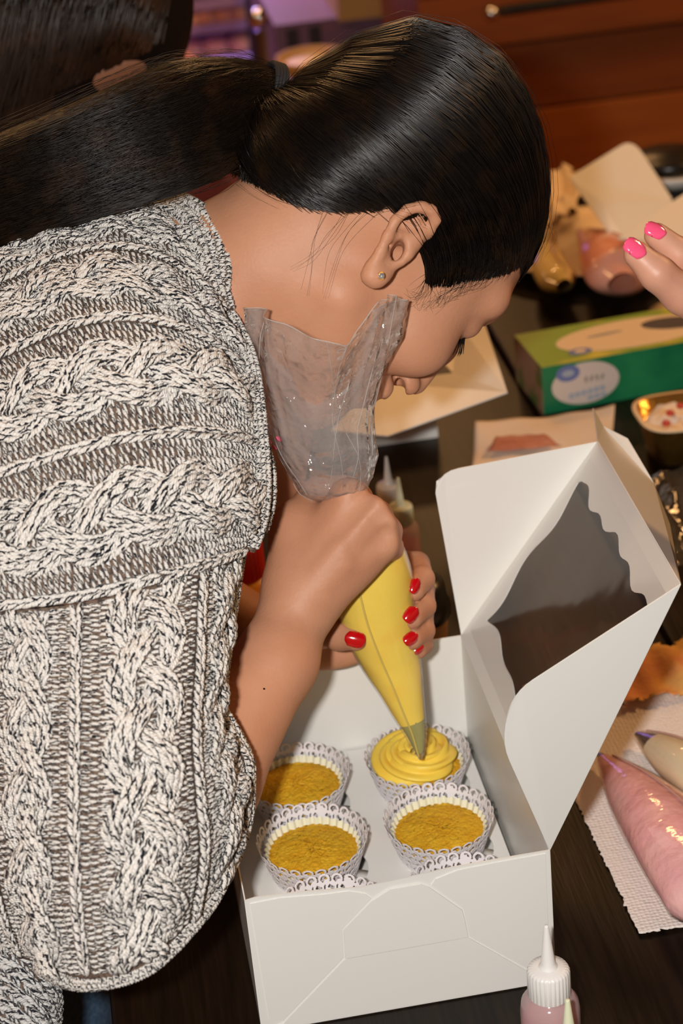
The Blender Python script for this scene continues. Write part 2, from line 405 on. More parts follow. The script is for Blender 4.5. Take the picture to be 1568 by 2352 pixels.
def build_head(S):
    S.group()
    e = lambda c, r, k=.012, op='u', A=HA: S.ell(hl(*c), np.array(r) / 100., A, k, op)
    e((-.6, 4.2, 0), (9.6, 8.3, 7.25))
    e((-2.5, 6.0, 0), (7.0, 6.6, 6.4))
    e((3.9, 2.0, 0), (5.7, 7.0, 6.3), .02)
    e((4.2, -4.2, 0), (4.4, 5.2, 5.1), .02)
    S.cone(hl(7.8, -8.6, 0), hl(7.5, -8.2, 0), .017, .017, .02)
    for sg in (1, -1):
        S.cone(hl(1.0, -4.4, 4.7 * sg), hl(7.2, -8.4, 1.4 * sg), .014, .016, .03)
        e((6.9, -1.3, 3.9 * sg), (2.6, 2.5, 2.3), .018)
        S.cone(hl(9.0, 4.3, 1.0 * sg), hl(7.5, 4.3, 4.5 * sg), .010, .010, .014)
        e((9.2, 2.2, 3.3 * sg), (1.2, 1.0, 1.7), .01, 's')
        e((7.8, 2.3, 3.3 * sg), (1.5, 1.3, 1.5), .005)                # eyeball under its lid
        S.cone(hl(8.5, 1.75, 2.0 * sg), hl(7.8, 1.75, 4.5 * sg), .0032, .0022, .003)   # lower edge of the upper lid
    S.chain([hl(9.2, 3.2, 0), hl(10.3, .8, 0), hl(11.2, -2.1, 0)], [.0075, .0075, .0086], .010)
    for sg in (1, -1): e((10.3, -2.7, 1.15 * sg), (1.05, .85, .72), .006)
    for sg in (1, -1): e((10.5, -3.3, .62 * sg), (.62, .55, .36), .003, 's')
    S.ell(px(914, 889, 1.4185), (.0048, .0068, .018), RM, .002, 's')
    S.cone(hl(9.3, -4.6, -1.8), hl(9.3, -4.6, 1.8), .0085, .0085, .01)
    S.cone(hl(9.1, -5.8, -1.6), hl(9.1, -5.8, 1.6), .009, .009, .01)
    S.cone(hl(9.9, -5.2, -2.2), hl(9.9, -5.2, 2.2), .0022, .0022, .003, 's')
    # ear
    S.ell(px(920, 560, 1.314), (.011, .022, .009), np.stack([(px(940, 600, 1.3) - px(900, 560, 1.3)), (px(960, 480, 1.3) - px(880, 630, 1.3)), -RM[2]]) / np.array([[.0146], [.046], [1]]), .006)
    S.chain(sub3([(985, 540, 1.316), (1000, 505, 1.309), (990, 483, 1.305), (966, 474, 1.302), (936, 481, 1.300), (908, 506, 1.299), (890, 541, 1.299), (872, 581, 1.301), (855, 610, 1.303), (850, 630, 1.304)]),
            [.0030, .0034, .0036, .0036, .0035, .0034, .0034, .0035, .0042, .0060], .003)
    S.ell(px(862, 636, 1.305), (.0078, .0078, .0055), RM, .005)
    S.ell(px(880, 622, 1.309), (.007, .007, .005), RM, .006)
    S.chain(sub3([(960, 500, 1.309), (930, 520, 1.306), (912, 550, 1.305), (900, 585, 1.306), (905, 605, 1.308)]), [.0026, .003, .003, .003, .0028], .004)
    S.chain(sub3([(991, 524, 1.316), (960, 542, 1.310), (938, 548, 1.309)]), [.0025, .0026, .0022], .003)
    S.chain(sub3([(950, 560, 1.314), (936, 582, 1.310), (922, 600, 1.309)]), [.0042, .0036, .0034], .004)
    S.ell(px(912, 576, 1.308), (.0036, .0074, .022), np.stack([RM[0] * .9 + RM[1] * .44, RM[1] * .9 - RM[0] * .44, RM[2]]), .003, 's')
    S.ell(px(950, 520, 1.303), (.009, .0035, .0045), RM, .004, 's')
    # neck and upper body (under the pullover)
    S.chain([hl(-2.8, 0.5, 0), hl(-2.6, -4.5, 0) * .5 + px(570, 660, 1.395) * .5, px(400, 740, 1.405)], [.047, .047, .053], .03)
    S.chain([px(400, 760, 1.41), px(180, 880, 1.41), px(-300, 1090, 1.46), px(-800, 1290, 1.52)], [.066, .088, .10, .12], .04)
    S.chain([px(400, 760, 1.41), px(535, 960, 1.455), px(560, 1080, 1.475)], [.060, .048, .043], .03)
    S.chain([px(330, 840, 1.40), px(300, 1010, 1.31)], [.06, .052], .04)
    S.chain([px(330, 840, 1.45), px(330, 900, 1.60)], [.07, .055], .04)

def build_arms(S):
    # right arm (near): back of the fist to us
    S.group()
    Wr = px(684, 1392, 1.385)
    S.chain([px(300, 1010, 1.31), px(325, 1930, 1.300), px(466, 1800, 1.332), px(634, 1520, 1.37), Wr], [.050, .036, .0345, .0258, .0222], .012)
    S.cone(Wr, px(706, 1360, 1.382), .0222, .0215, .012)
    mcp = [(800, 1142, 1.382, .0125), (846, 1180, 1.370, .0122), (872, 1216, 1.372, .0110), (879, 1254, 1.382, .0098)]
    w0 = [(678, 1345, 1.385), (692, 1360, 1.378), (706, 1378, 1.378), (722, 1392, 1.384)]
    for (u, v, d, r), w in zip(mcp, w0):
        S.cone(px(*w), px(u, v, d), (.0150), r, .009)
    S.ell(px(760, 1265, 1.388), (.027, .034, .013), np.stack([px(800, 1300, 1.38) - px(730, 1230, 1.38), px(830, 1180, 1.38) - px(690, 1350, 1.38), RM[2]]) / np.array([[.0283], [.0607], [1]]), .014)
    for i, (u, v, d, r) in enumerate(mcp):           # knuckle bumps, finger bent round the bag
        a = px(u, v, d); b = px(u + 18, v + 4, d + .034); c = px(u - 42, v + 30, d + .062); t = px(u - 92, v + 30, d + .046)
        S.cone(a, b, r * .98, r * .88, .004); S.chain([b, c, t], [r * .88, r * .8, r * .72], .003)
        S.ell(px(u + 6, v - 5, d - .0065), (r * .66, r * .66, r * .55), RM, .007)
    for (u, v, d, r), w in zip(mcp[:3], w0):         # tendons
        S.cone(px(u, v, d - r * .72), px(*(np.array(w) * .75 + np.array((u, v, d)) * .25 - np.array((0, 0, .012)))), .0036, .0022, .008)
    for (a, wa), (b, wb_) in zip(list(zip(mcp, w0))[:-1], list(zip(mcp, w0))[1:]):   # hollows between the knuckles
        c_ = (np.array(a) + np.array(b)) / 2; w_ = (np.array(wa) + np.array(wb_)) / 2; q1 = c_[:3] + (10, -6, -c_[3] * 1.25); q2 = np.r_[c_[:2] * .72 + w_[:2] * .28, c_[2] - .0185]
        S.cone(px(*q1), px(*q2), .0050, .0030, .010, 's')
    S.chain(sub3([(676, 1330, 1.392), (682, 1215, 1.400), (735, 1140, 1.415), (790, 1125, 1.425)]), [.020, .0165, .0115, .0095], .012)
    # left arm (behind): palm behind the bag, thumb in front on the left, fingers round the right
    S.group()
    wl = px(640, 1480, 1.53)
    S.chain([px(330, 900, 1.60), px(330, 1330, 1.67), wl], [.05, .04, .024], .012)
    mc = [(885, 1290, 1.520), (888, 1345, 1.530), (878, 1398, 1.530), (862, 1442, 1.522)]
    for k, (u, v, d) in enumerate(mc): S.cone(wl, px(u, v, d), .021, .0105, .012)
    S.ell(px(760, 1480, 1.515), (.030, .018, .014), RM, .014)
    S.chain(sub3([(680, 1440, 1.51), (735, 1444, 1.478), (778, 1456, 1.452), (818, 1467, 1.438)]), [.019, .0125, .0102, .0086], .008)
    fing = [[(958, 1296, 1.500), (970, 1330, 1.466), (951, 1357, 1.444)],
            [(968, 1352, 1.502), (972, 1392, 1.466), (946, 1420, 1.442)],
            [(967, 1410, 1.502), (971, 1448, 1.468), (946, 1470, 1.446)],
            [(962, 1455, 1.500), (970, 1480, 1.474), (960, 1494, 1.458)]]
    for (u, v, d), fp, r in zip(mc, fing, (.0090, .0092, .0088, .0076)):
        S.chain([px(u, v, d)] + list(sub3(fp)), [r * 1.12, r, r * .95, r * .84], .003)

def nail(t, m_, u, v, d, ax, tilt, ln, wd):
    """a curved nail plate centred at pixel (u,v), long axis along image direction ax, facing the viewer, tilted sideways"""
    ax = np.array([ax[0], ax[1], ax[2] if len(ax) > 2 else 0.]); ax /= np.linalg.norm(ax)
    n = np.array([tilt[0], tilt[1], -1.0]); n -= ax * (n @ ax); n /= np.linalg.norm(n); sd = np.cross(ax, n)
    A, N, Sd = ax @ RM, n @ RM, sd @ RM
    c = px(u, v, d); a = np.linspace(-1, 1, 11); P = []
    for i in a:
        w = wd / 2 * (1 - .10 * max(0, i) ** 3) * (1 - .18 * max(0, -i) ** 2.5)
        if abs(i) > .8: w *= 1 - (abs(i) - .8) * (.7 if i > 0 else 1.5)
        for j in a: P.append(c + A * (i * ln / 2 - (.08 * ln * j * j if i > 0 else -.08 * ln * j * j) * 1.0) + Sd * j * w + N * (.0018 * (1 - j * j) - .0006 * i * i))
    P = np.array(P); n2 = len(P); back = P - N * .0012
    f = grid_faces(11, 11)
    rim = [k for k in range(11)] + [11 * k + 10 for k in range(1, 11)] + [110 + k for k in range(9, -1, -1)] + [11 * k for k in range(9, 0, -1)]
    rf = np.array([(rim[i], rim[i] + n2, rim[(i + 1) % len(rim)] + n2, rim[(i + 1) % len(rim)]) for i in range(len(rim))])
    o = mesh('nail', np.vstack([P, back]), np.vstack([f, rf]), m_); put(o, t); return o

person = thing('person', 'woman in a marled cable pullover bending over the cake box with a piping bag', 'person', (-0.36, 0.33, -0.74))
S = Solid(); build_head(S); build_arms(S)
V, Q = S.mesh_arrays((-.34, -.12, .02), (.40, .56, .66), .0022)
V = smooth_mesh(V, Q, 2, .45)
body = put(mesh('body', V, Q, M['skin']), person)
for a in ((815, 1469, 1.4265, (1, .22), (.05, .05), .0145, .0112), (953, 1346, 1.4350, (-.42, 1.0, -.2), (.35, .1), .0115, .0080),
          (944, 1412, 1.4325, (-.75, .85, -.2), (.15, .1), .0125, .0098), (943, 1467, 1.4368, (-.85, .6, -.2), (.15, .1), .0110, .0088), (960, 1491, 1.4500, (-.8, .6, -.2), (.2, .2), .0088, .0070)):
    nail(person, M['red_nail'], *a)
for u, v, d, r in ((667, 1413, 1.3625, .0011), (606, 1582, 1.3275, .0006)):
    V, f = lathe([(0, -.0004), (r, -.0002), (r * .7, .0004), (0, .0005)], 10); put(mesh('mole', px(u, v, d) + V @ np.stack([RM[0], RM[1], -RM[2]]), f, M['hair_scalp']), person)
# ear stud
V, f = lathe([(0, -.0012), (.0019, -.0010), (.0026, .0002), (.0026, .0008)], 20)
st = np.array([-.2, .0, -1.0]) @ RM; st /= np.linalg.norm(st); a1 = np.cross(st, (0, 0, 1)); a1 /= np.linalg.norm(a1); a2 = np.cross(st, a1)
c = px(876, 634, 1.2985)
er = put(mesh('earring', c + V @ np.stack([a1, a2, st]), f, M['gold']), person)
V, f = lathe([(.0022, .0006), (.0019, .0014), (.0010, .0019), (0, .0020)], 8)
o = mesh('gem', c + V @ np.stack([a1, a2, st]), f, M['gem'], smooth=False); o.parent = er
# lashes
eb = [hl(9.0 - .006 * i * i * .36, 1.45, 2.5 + .14 * i) for i in range(16)]
pth, rd = [], []
for i, b in enumerate(eb):
    tip = b + HF * .0078 - HU * (.0070 + .0014 * (i % 3)) + HS * .0030 * (i - 7) / 7
    mid = (b + tip) / 2 - HU * .0014 + HF * .0016
    t = np.linspace(0, 1, 6)[:, None]; pth.append((1 - t) ** 2 * b + 2 * t * (1 - t) * mid + t * t * tip); rd.append(np.linspace(.00055, .00015, 6))
Vv, f = tubes(np.array(pth), np.array(rd), 4); put(mesh('eyelashes', Vv, f, M['hair_scalp']), person)

# ---- hair
HC = hl(-1.0, 4.6, 0)
SH = Solid(); SH.group()
SH.ell(hl(-.8, 4.2, 0), (.1025, .0885, .0785), HA, .02); SH.ell(hl(-2.9, 6.5, 0), (.0745, .0690, .0680), HA, .02); SH.ell(hl(-4.2, .6, 0), (.066, .062, .0655), HA, .03)
def shell_r(D):
    lo = np.full(len(D), .03); hi = np.full(len(D), .2)
    for _ in range(22):
        mid = (lo + hi) / 2; ins = SH(HC + D * mid[:, None]) < 0; lo = np.where(ins, mid, lo); hi = np.where(ins, hi, mid)
    return lo
def hair_hit(u, v):
    r = ray(u, v); t = 1.1
    for _ in range(80):
        d = float(SH((CAM + t * r)[None])[0])
        if d < .0004: break
        t += d * .7
        if t > 1.7: break
    p = CAM + t * r - HC; return p / np.linalg.norm(p)
line_px = [(1196, 612), (1165, 628), (1120, 640), (1080, 655), (1045, 672), (1012, 692), (985, 690), (982, 640), (992, 575), (1000, 520), (985, 478), (945, 466), (905, 470), (860, 482), (800, 486), (740, 482), (690, 472), (650, 455), (612, 432), (580, 415)]
hline = [hl(8.6, 7.0, 0) - HC] + [hair_hit(*q) for q in line_px]
hline = np.array([h / np.linalg.norm(h) for h in hline])
tie_c = px(622, 205, 1.372); tie_ax = px(590, 196, 1.368) - px(650, 214, 1.376); tie_ax /= np.linalg.norm(tie_ax)
tie_d = tie_c - HC; tie_d /= np.linalg.norm(tie_d)
nape = np.array([hl(-7.6, -2.6, 2.4) - HC, hl(-8.4, -2.7, 0) - HC]); nape /= np.linalg.norm(nape, axis=1, keepdims=True)
nm = lambda v: v / np.linalg.norm(v, axis=-1, keepdims=True)
# the way each lock takes: forehead hair over the crown, temple hair along the side, nape hair straight up
hline = np.vstack([hline, nape])
mir = hline - 2 * (hline @ HS)[:, None] * HS
loop = np.vstack([hline, mir[::-1][1:-1]])
def mids(D):
    # the antipodal-safe middle: push the midpoint away from the head axis through face and tie
    ax = nm(HF * .62 + HU * -.35) ; h = D + tie_d
    lat = D - (D @ tie_d)[:, None] * tie_d
    far = np.clip((-(D @ tie_d) + .1) / .9, 0, 1)[:, None]
    sidew = np.clip(np.abs(D @ HS) * 1.5, 0, 1)[:, None]
    want = nm(HU[None] * (1.05 - .62 * sidew) + HS[None] * np.sign(D @ HS)[:, None] * (sidew ** 1.1) * .95 + HF[None] * .06)
    return nm(h / (np.linalg.norm(h, axis=1, keepdims=True) + .2) * (1 - far * .9) + want * far * 1.0)
def way(D, t):
    B = np.tile(tie_d, (len(D), 1)); m_ = mids(D)
    a = slerp(D, m_, t); b = slerp(m_, B, t); w = t[None, :, None]
    return nm(a * (1 - w) + b * w)

seg = np.linalg.norm(np.roll(loop, -1, 0) - loop, axis=1); cum = np.r_[0, np.cumsum(seg)]
def on_loop(t):
    x = t * cum[-1]; i = np.clip(np.searchsorted(cum, x, side='right') - 1, 0, len(loop) - 1)
    w = ((x - cum[i]) / seg[i])[:, None]; p = loop[i] * (1 - w) + loop[(i + 1) % len(loop)] * w
    return p / np.linalg.norm(p, axis=1, keepdims=True)
def slerp(a, b, t):
    om = np.arccos(np.clip((a * b).sum(-1), -.9999, .9999))[:, None, None]
    return (np.sin((1 - t[None, :, None]) * om) * a[:, None] + np.sin(t[None, :, None] * om) * b[:, None]) / np.sin(om)
tu = np.cross(tie_ax, HS); tu /= np.linalg.norm(tu); tv = np.cross(tie_ax, tu)
def strands(n, K, lift, rad, jit, edge):
    t0 = rng.random(n); D0 = on_loop(t0)
    t = np.linspace(0, 1, K)
    s0 = np.where(rng.random(n) < edge, 0, rng.random(n) ** 1.3 * .75)
    D0 = D0 + rng.normal(0, .012, D0.shape); D0 /= np.linalg.norm(D0, axis=1, keepdims=True)
    tt = rng.normal(0, 1, (n, 3)); B = np.tile(tie_d, (n, 1)); 
    # entry point on the tie ring keeps the side the strand came from
    sd = D0 - (D0 @ tie_ax)[:, None] * tie_ax; sd /= np.linalg.norm(sd, axis=1, keepdims=True) + 1e-9
    Dp = way(D0, t)
    Dp = Dp + jit * np.sin(t * PI)[None, :, None] * rng.normal(0, 1, (n, 1, 3)) * .03
    Dp /= np.linalg.norm(Dp, axis=2, keepdims=True)
    r = shell_r(Dp.reshape(-1, 3)).reshape(n, K)
    lf = rng.random(n)[:, None] * lift
    P = HC + Dp * (r + lf * np.sin(np.minimum(t * 3, 1) * PI / 2)[None])[..., None]
    w = np.clip((t - .70) / .30, 0, 1) ** 1.6; w = w[None, :, None]
    ring = tie_c - tie_ax * .004 + sd * (.013 + .002 * rng.random((n, 1)))
    P = P * (1 - w) + ring[:, None] * w
    R = rad * (.8 + .5 * rng.random((n, 1))) * np.ones((1, K)); R[:, 0] *= .4
    return P, R
# dense base under the strands
NB = 1100; t0 = np.linspace(0, 1, NB, endpoint=False); D0 = on_loop(t0); t = np.linspace(0, 1, 26)
Dp = way(D0, t); r = shell_r(Dp.reshape(-1, 3)).reshape(NB, 26)
P = HC + Dp * (r - .0022)[..., None]
w = np.clip((t - .72) / .28, 0, 1)[None, :, None] ** 1.6
sd = D0 - (D0 @ tie_ax)[:, None] * tie_ax; sd /= np.linalg.norm(sd, axis=1, keepdims=True)
P = P * (1 - w) + (tie_c + sd * .0115)[:, None] * w
hb = put(mesh('hair', P.transpose(1, 0, 2).reshape(-1, 3), grid_faces(26, NB, True), M['hair_scalp']), person)
P, R = strands(6000, 15, .0035, .00032, 1.0, .72); Vv, f = tubes(P, R, 3)
P2, R2 = strands(260, 15, .011, .00013, 2.2, .5); V2, f2 = tubes(P2, R2, 3)
hs = mesh('hair_strands', np.vstack([Vv, V2]), np.vstack([f, f2 + len(Vv)]), M['hair']); hs.parent = hb; hs['kind'] = 'stuff'
hs.matrix_parent_inverse = Matrix.Identity(4)
# pony tail: bundle swept from the tie over the back
tail = np.array([px(*q) for q in ((622, 205, 1.372), (560, 222, 1.362), (470, 268, 1.352), (330, 322, 1.345), (160, 385, 1.345), (-40, 455, 1.36), (-260, 540, 1.385))])
up_r = np.array([.0145, .027, .0395, .0390, .036, .034, .034])          # half height seen from here
dp_r = np.array([.0145, .020, .026, .028, .028, .028, .026])
def cr(P, t):                                                          # Catmull-Rom through the rows of P
    P = np.asarray(P, float); n = len(P); t = np.clip(t, 0, n - 1.0001); i = np.floor(t).astype(int); x = t - i
    g = lambda k: P[np.clip(k, 0, n - 1)]
    x = x.reshape(x.shape + (1,) * (P.ndim - 1))
    a, b, c, d = g(i - 1), g(i), g(i + 1), g(i + 2)
    a = np.where((i == 0).reshape(x.shape), 2 * b - c, a); d = np.where((i == n - 2).reshape(x.shape), 2 * c - b, d)
    return .5 * (2 * b + (c - a) * x + (2 * a - 5 * b + 4 * c - d) * x ** 2 + (3 * b - a - 3 * c + d) * x ** 3)
def tail_pts(al, rr, K, wob=0.0, lag=None):
    t = np.linspace(0, 6, K); C0 = cr(tail, t); T = np.gradient(C0, axis=0); T /= np.linalg.norm(T, axis=1, keepdims=True)
    dn = -RM[2]; Sx = np.cross(T, dn); Sx /= np.linalg.norm(Sx, axis=1, keepdims=True); Dx = np.cross(Sx, T)
    ur, dr = cr(up_r, t), cr(dp_r, t)
    al = al[:, None] + wob * np.sin(t[None] * .9 + 6.3 * rng.random((len(al), 1)))
    return C0[None] + (rr[:, None] * np.sin(al) * ur[None])[..., None] * Sx[None] + (rr[:, None] * np.cos(al) * dr[None])[..., None] * Dx[None]
al = np.linspace(0, 2 * PI, 40, endpoint=False)
P = tail_pts(al, np.full(40, .93), 30)
ht = put(mesh('ponytail', P.transpose(1, 0, 2).reshape(-1, 3), grid_faces(30, 40, True), M['hair_scalp']), person)
n = 4800; P = tail_pts(rng.random(n) * 2 * PI, .93 + .09 * rng.random(n) ** 2, 12, .16)
R = np.full((n, 12), .00034) * (.7 + .6 * rng.random((n, 1)))
Vv, f = tubes(P, R, 3)
n = 160; P = tail_pts(rng.random(n) * 2 * PI, .98 + .30 * rng.random(n) ** 2, 18, .5); V2, f2 = tubes(P, np.full((n, 18), .00012), 3)
o = mesh('ponytail_strands', np.vstack([Vv, V2]), np.vstack([f, f2 + len(Vv)]), M['tail']); o.parent = ht; o['kind'] = 'stuff'
# elastic hair tie: wound loops
for k in range(4):
    a = np.linspace(0, 2 * PI, 40); cc = tie_c + tie_ax * (.0022 * k - .0035)
    ringp = cc + (np.cos(a)[:, None] * tu + np.sin(a)[:, None] * tv) * .0170
    Vv, f = tubes(ringp[None], np.full((1, 40), .00165), 8)
    put(mesh('hair_tie', Vv, f, M['elastic']), person)
# hair swept up from the nape to the tie
n = 1300; x = rng.random(n); pu = 690 + (515 - 690) * x + rng.normal(0, 7, n); pv = 470 + (392 - 470) * x ** 1.1 - 26 * rng.random(n) ** 2 + rng.normal(0, 3, n)
rays = np.stack([(pu - 784) / F, (pv - 1176) / F, np.ones(n)], -1) @ RM; d = np.full(n, 1.22)
for _ in range(45): d = np.minimum(d + .85 * np.maximum(S(CAM + d[:, None] * rays), 0), 1.42)
p0 = CAM + (d + .0005)[:, None] * rays; an = rng.random(n) * 2 * PI; p2_ = tie_c - tie_ax * .003 + (np.cos(an)[:, None] * tu + np.sin(an)[:, None] * tv) * .013
bul = (.004 + .010 * rng.random((n, 1))); p1_ = p0 * .5 + p2_ * .5 - RM[2] * bul - RM[0] * .010 * x[:, None]
tq = np.linspace(0, 1, 10)[None, :, None]; P = (1 - tq) ** 2 * p0[:, None] + 2 * tq * (1 - tq) * p1_[:, None] + tq ** 2 * p2_[:, None]
Vv, f = tubes(P, np.full((n, 10), .00042) * np.linspace(.5, 1, 10)[None], 3); o = mesh('nape_strands', Vv, f, M['hair']); o.parent = hb; o['kind'] = 'stuff'
# loose wisps at the nape, before the ear and at the hairline
wl = []; wq = []
def skin_depth(U, Vq):
    rays = np.stack([(U - 784) / F, (Vq - 1176) / F, np.ones_like(U)], -1) @ RM; d = np.full(U.shape, 1.22)
    for _ in range(45): d = np.minimum(d + .85 * np.maximum(S(CAM + d[..., None] * rays), 0), 1.5)
    return d, rays
def wisp(pts, n, spread, r=.00014, d0=1.325, dsp=.004):
    pts = np.array([q[:2] for q in pts], float)
    for _ in range(n):
        q = pts + rng.normal(0, spread, 2) + rng.normal(0, spread * .5, pts.shape); wq.append(cr(q, np.linspace(0, len(q) - 1, 12)))
def wisp_old(pts, n, spread, r=.00014, d0=1.325, dsp=.004):
    for _ in range(n):
        j = rng.normal(0, spread, 2); p = [px(q[0] + j[0] + rng.normal(0, spread * .5), q[1] + j[1] + rng.normal(0, spread * .5), (q[2] if len(q) > 2 else d0) + rng.normal(0, dsp) * .3) for q in pts]
        wl.append(cr(np.array(p), np.linspace(0, len(p) - 1, 12)))
wisp([(800, 490), (760, 545), (720, 590), (668, 622)], 4, 8, d0=1.318)
wisp([(760, 488), (735, 560), (722, 620), (716, 680)], 3, 9, d0=1.318)
wisp([(850, 485), (800, 540), (765, 600), (745, 690)], 4, 8, d0=1.316)
wisp([(560, 415), (600, 440), (650, 470)], 8, 9, .00010, d0=1.330)
wisp([(985, 640, 1.320), (975, 670, 1.319), (955, 688, 1.319), (935, 672, 1.318)], 12, 10, .00016)
wisp([(1010, 670, 1.325), (1005, 690, 1.322), (985, 702, 1.322)], 12, 12, .00016)
wisp([(1060, 660, 1.35), (1040, 676, 1.345), (1010, 690, 1.335)], 18, 10, .00018)
wisp([(1110, 640, 1.375), (1085, 655, 1.365), (1050, 668, 1.35)], 14, 9, .00018)
wisp([(900, 480, 1.31), (940, 500, 1.297), (985, 520, 1.295)], 3, 6, .00011)
wisp([(860, 484, 1.318), (905, 475, 1.312), (960, 462, 1.316)], 14, 6, .00014)
wisp_old([(1225, 500, 1.40), (1255, 540, 1.39), (1240, 585, 1.39)], 10, 10, .00012)
# baby hair along the hairline
wq = np.array(wq); d, rays = skin_depth(wq[..., 0], wq[..., 1]); d = np.minimum(d, np.median(d, axis=1, keepdims=True) + .02); wl += list(CAM + (d - .0006)[..., None] * rays)
bl = np.array(line_px[:8] + [(980, 600)], float)
bq, b0 = [], []
for _ in range(150):
    x = rng.random() * 7; i = int(x); q = bl[i] * (1 - x + i) + bl[i + 1] * (x - i); h = hair_hit(*(q + (-6, -14))); p0 = HC + h * (shell_r(h[None])[0] + .0004)
    if len(wl) % 2: q = q + (0, 4)
    dr = np.array((-18 - 22 * rng.random(), 8 + 16 * rng.random())) + rng.normal(0, 5, 2); bq.append(q + dr); b0.append(p0)
bq = np.array(bq); d, rays = skin_depth(bq[:, 0], bq[:, 1]); be = CAM + (d - .0005)[:, None] * rays
for p0, e in zip(b0, be):
    md = (p0 + e) / 2 + rng.normal(0, .0012, 3); tq = np.linspace(0, 1, 12)[:, None]; wl.append((1 - tq) ** 2 * p0 + 2 * tq * (1 - tq) * md + tq * tq * e)
P = np.array(wl); Vv, f = tubes(P, np.full(P.shape[:2], .00010) * np.linspace(1, .4, 12)[None], 3)
o = mesh('hair_wisps', Vv, f, M['hair']); o.parent = hb; o['kind'] = 'stuff'
# ---- pullover: patches of real stitches over a backing
class Patch:
    """smooth surface through a grid of (pixel u, pixel v, depth) rows; walk(x, y): x across the wales (metres), y along them (metres)"""
    def __init__(s, G, along, off=0.0):
        G = np.array(G, float); G = np.array([[px(*q) for q in r] for r in G])
        s.G = G if along == 'col' else G.transpose(1, 0, 2)          # rows across, columns along
        s.nr, s.nc = s.G.shape[:2]
        fine_r = cr(s.G[:, s.nc // 2], np.linspace(0, s.nr - 1, 80)); L = np.r_[0, np.cumsum(np.linalg.norm(np.diff(fine_r, axis=0), axis=1))]
        s.rl = L; s.rt = np.linspace(0, s.nr - 1, 80)
        fine_c = cr(s.G[s.nr // 2], np.linspace(0, s.nc - 1, 80)); L = np.r_[0, np.cumsum(np.linalg.norm(np.diff(fine_c, axis=0), axis=1))]
        s.cl = L; s.ct = np.linspace(0, s.nc - 1, 80)
        s.X, s.Y = s.rl[-1], s.cl[-1]
    def pos_rc(s, r, c):
        sh = r.shape; r = r.ravel(); c = c.ravel()
        n = s.nr; r = np.clip(r, 0, n - 1.0001); i = np.floor(r).astype(int); x = (r - i)[:, None]
        def rowc(k):
            k = np.clip(k, 0, n - 1); out = np.zeros((len(c), 3))
            for kk in np.unique(k):
                m_ = k == kk; out[m_] = cr(s.G[kk], c[m_])
            return out
        b_, c_ = rowc(i), rowc(i + 1); a_ = np.where((i == 0)[:, None], 2 * b_ - c_, rowc(i - 1)); d_ = np.where((i == n - 2)[:, None], 2 * c_ - b_, rowc(i + 2))
        p = .5 * (2 * b_ + (c_ - a_) * x + (2 * a_ - 5 * b_ + 4 * c_ - d_) * x ** 2 + (3 * b_ - a_ - 3 * c_ + d_) * x ** 3)
        return p.reshape(sh + (3,))
    def walk(s, X, Y):
        r = np.interp(X, s.rl, s.rt); c = np.interp(Y, s.cl, s.ct); e = .04
        p = s.pos_rc(r, c)
        dr = s.pos_rc(np.minimum(r + e, s.nr - 1.001), c) - s.pos_rc(np.maximum(r - e, 0), c)
        dc = s.pos_rc(r, np.minimum(c + e, s.nc - 1.001)) - s.pos_rc(r, np.maximum(c - e, 0))
        n = np.cross(dr, dc); n /= np.linalg.norm(n, axis=-1, keepdims=True) + 1e-12
        flip = ((CAM - p) * n).sum(-1, keepdims=True) < 0
        if s.flip is None: s.flip = flip.mean() > .5
        return p, (-n if s.flip else n)
    flip = None
    def backing(s, name, m_, off=-.0022, nr=60, nc=60):
        X, Y = np.meshgrid(np.linspace(0, s.X, nr), np.linspace(0, s.Y, nc), indexing='ij'); p, n = s.walk(X, Y)
        return mesh(name, (p + n * off).reshape(-1, 3), grid_faces(nr, nc), m_)
def yarns(patch, segs, mat_, name, parent, rad, K=7, Mx=5):
    """segs: x (n,K), y (n,K), h (n,K) -> yarn pieces lying on the patch"""
    x, y, h, rs = segs
    ok = (x > 0).all(1) & (x < patch.X).all(1) & (y.min(1) > 0) & (y.max(1) < patch.Y - .002)
    x, y, h, rs = x[ok], y[ok], h[ok], rs[ok]
    p, n = patch.walk(x, y); P = p + n * h[..., None]
    prof = np.array([.45, .82, 1, 1.04, 1, .82, .45])
    R = rs[:, None] * prof[None]
    Vv, f = tubes(P, R, Mx, normals=n)
    N = len(P); al = np.linspace(0, 1.4, K)[None, :, None] + rng.random((N, 1, 1)) * 40
    uv = np.stack(np.broadcast_arrays(al, (np.arange(Mx) / Mx)[None, None, :] + rng.random((N, 1, 1))), -1).reshape(-1, 2)
    o = mesh(name, Vv, f, mat_, uv=uv); o.parent = parent; o['kind'] = 'stuff'; return o
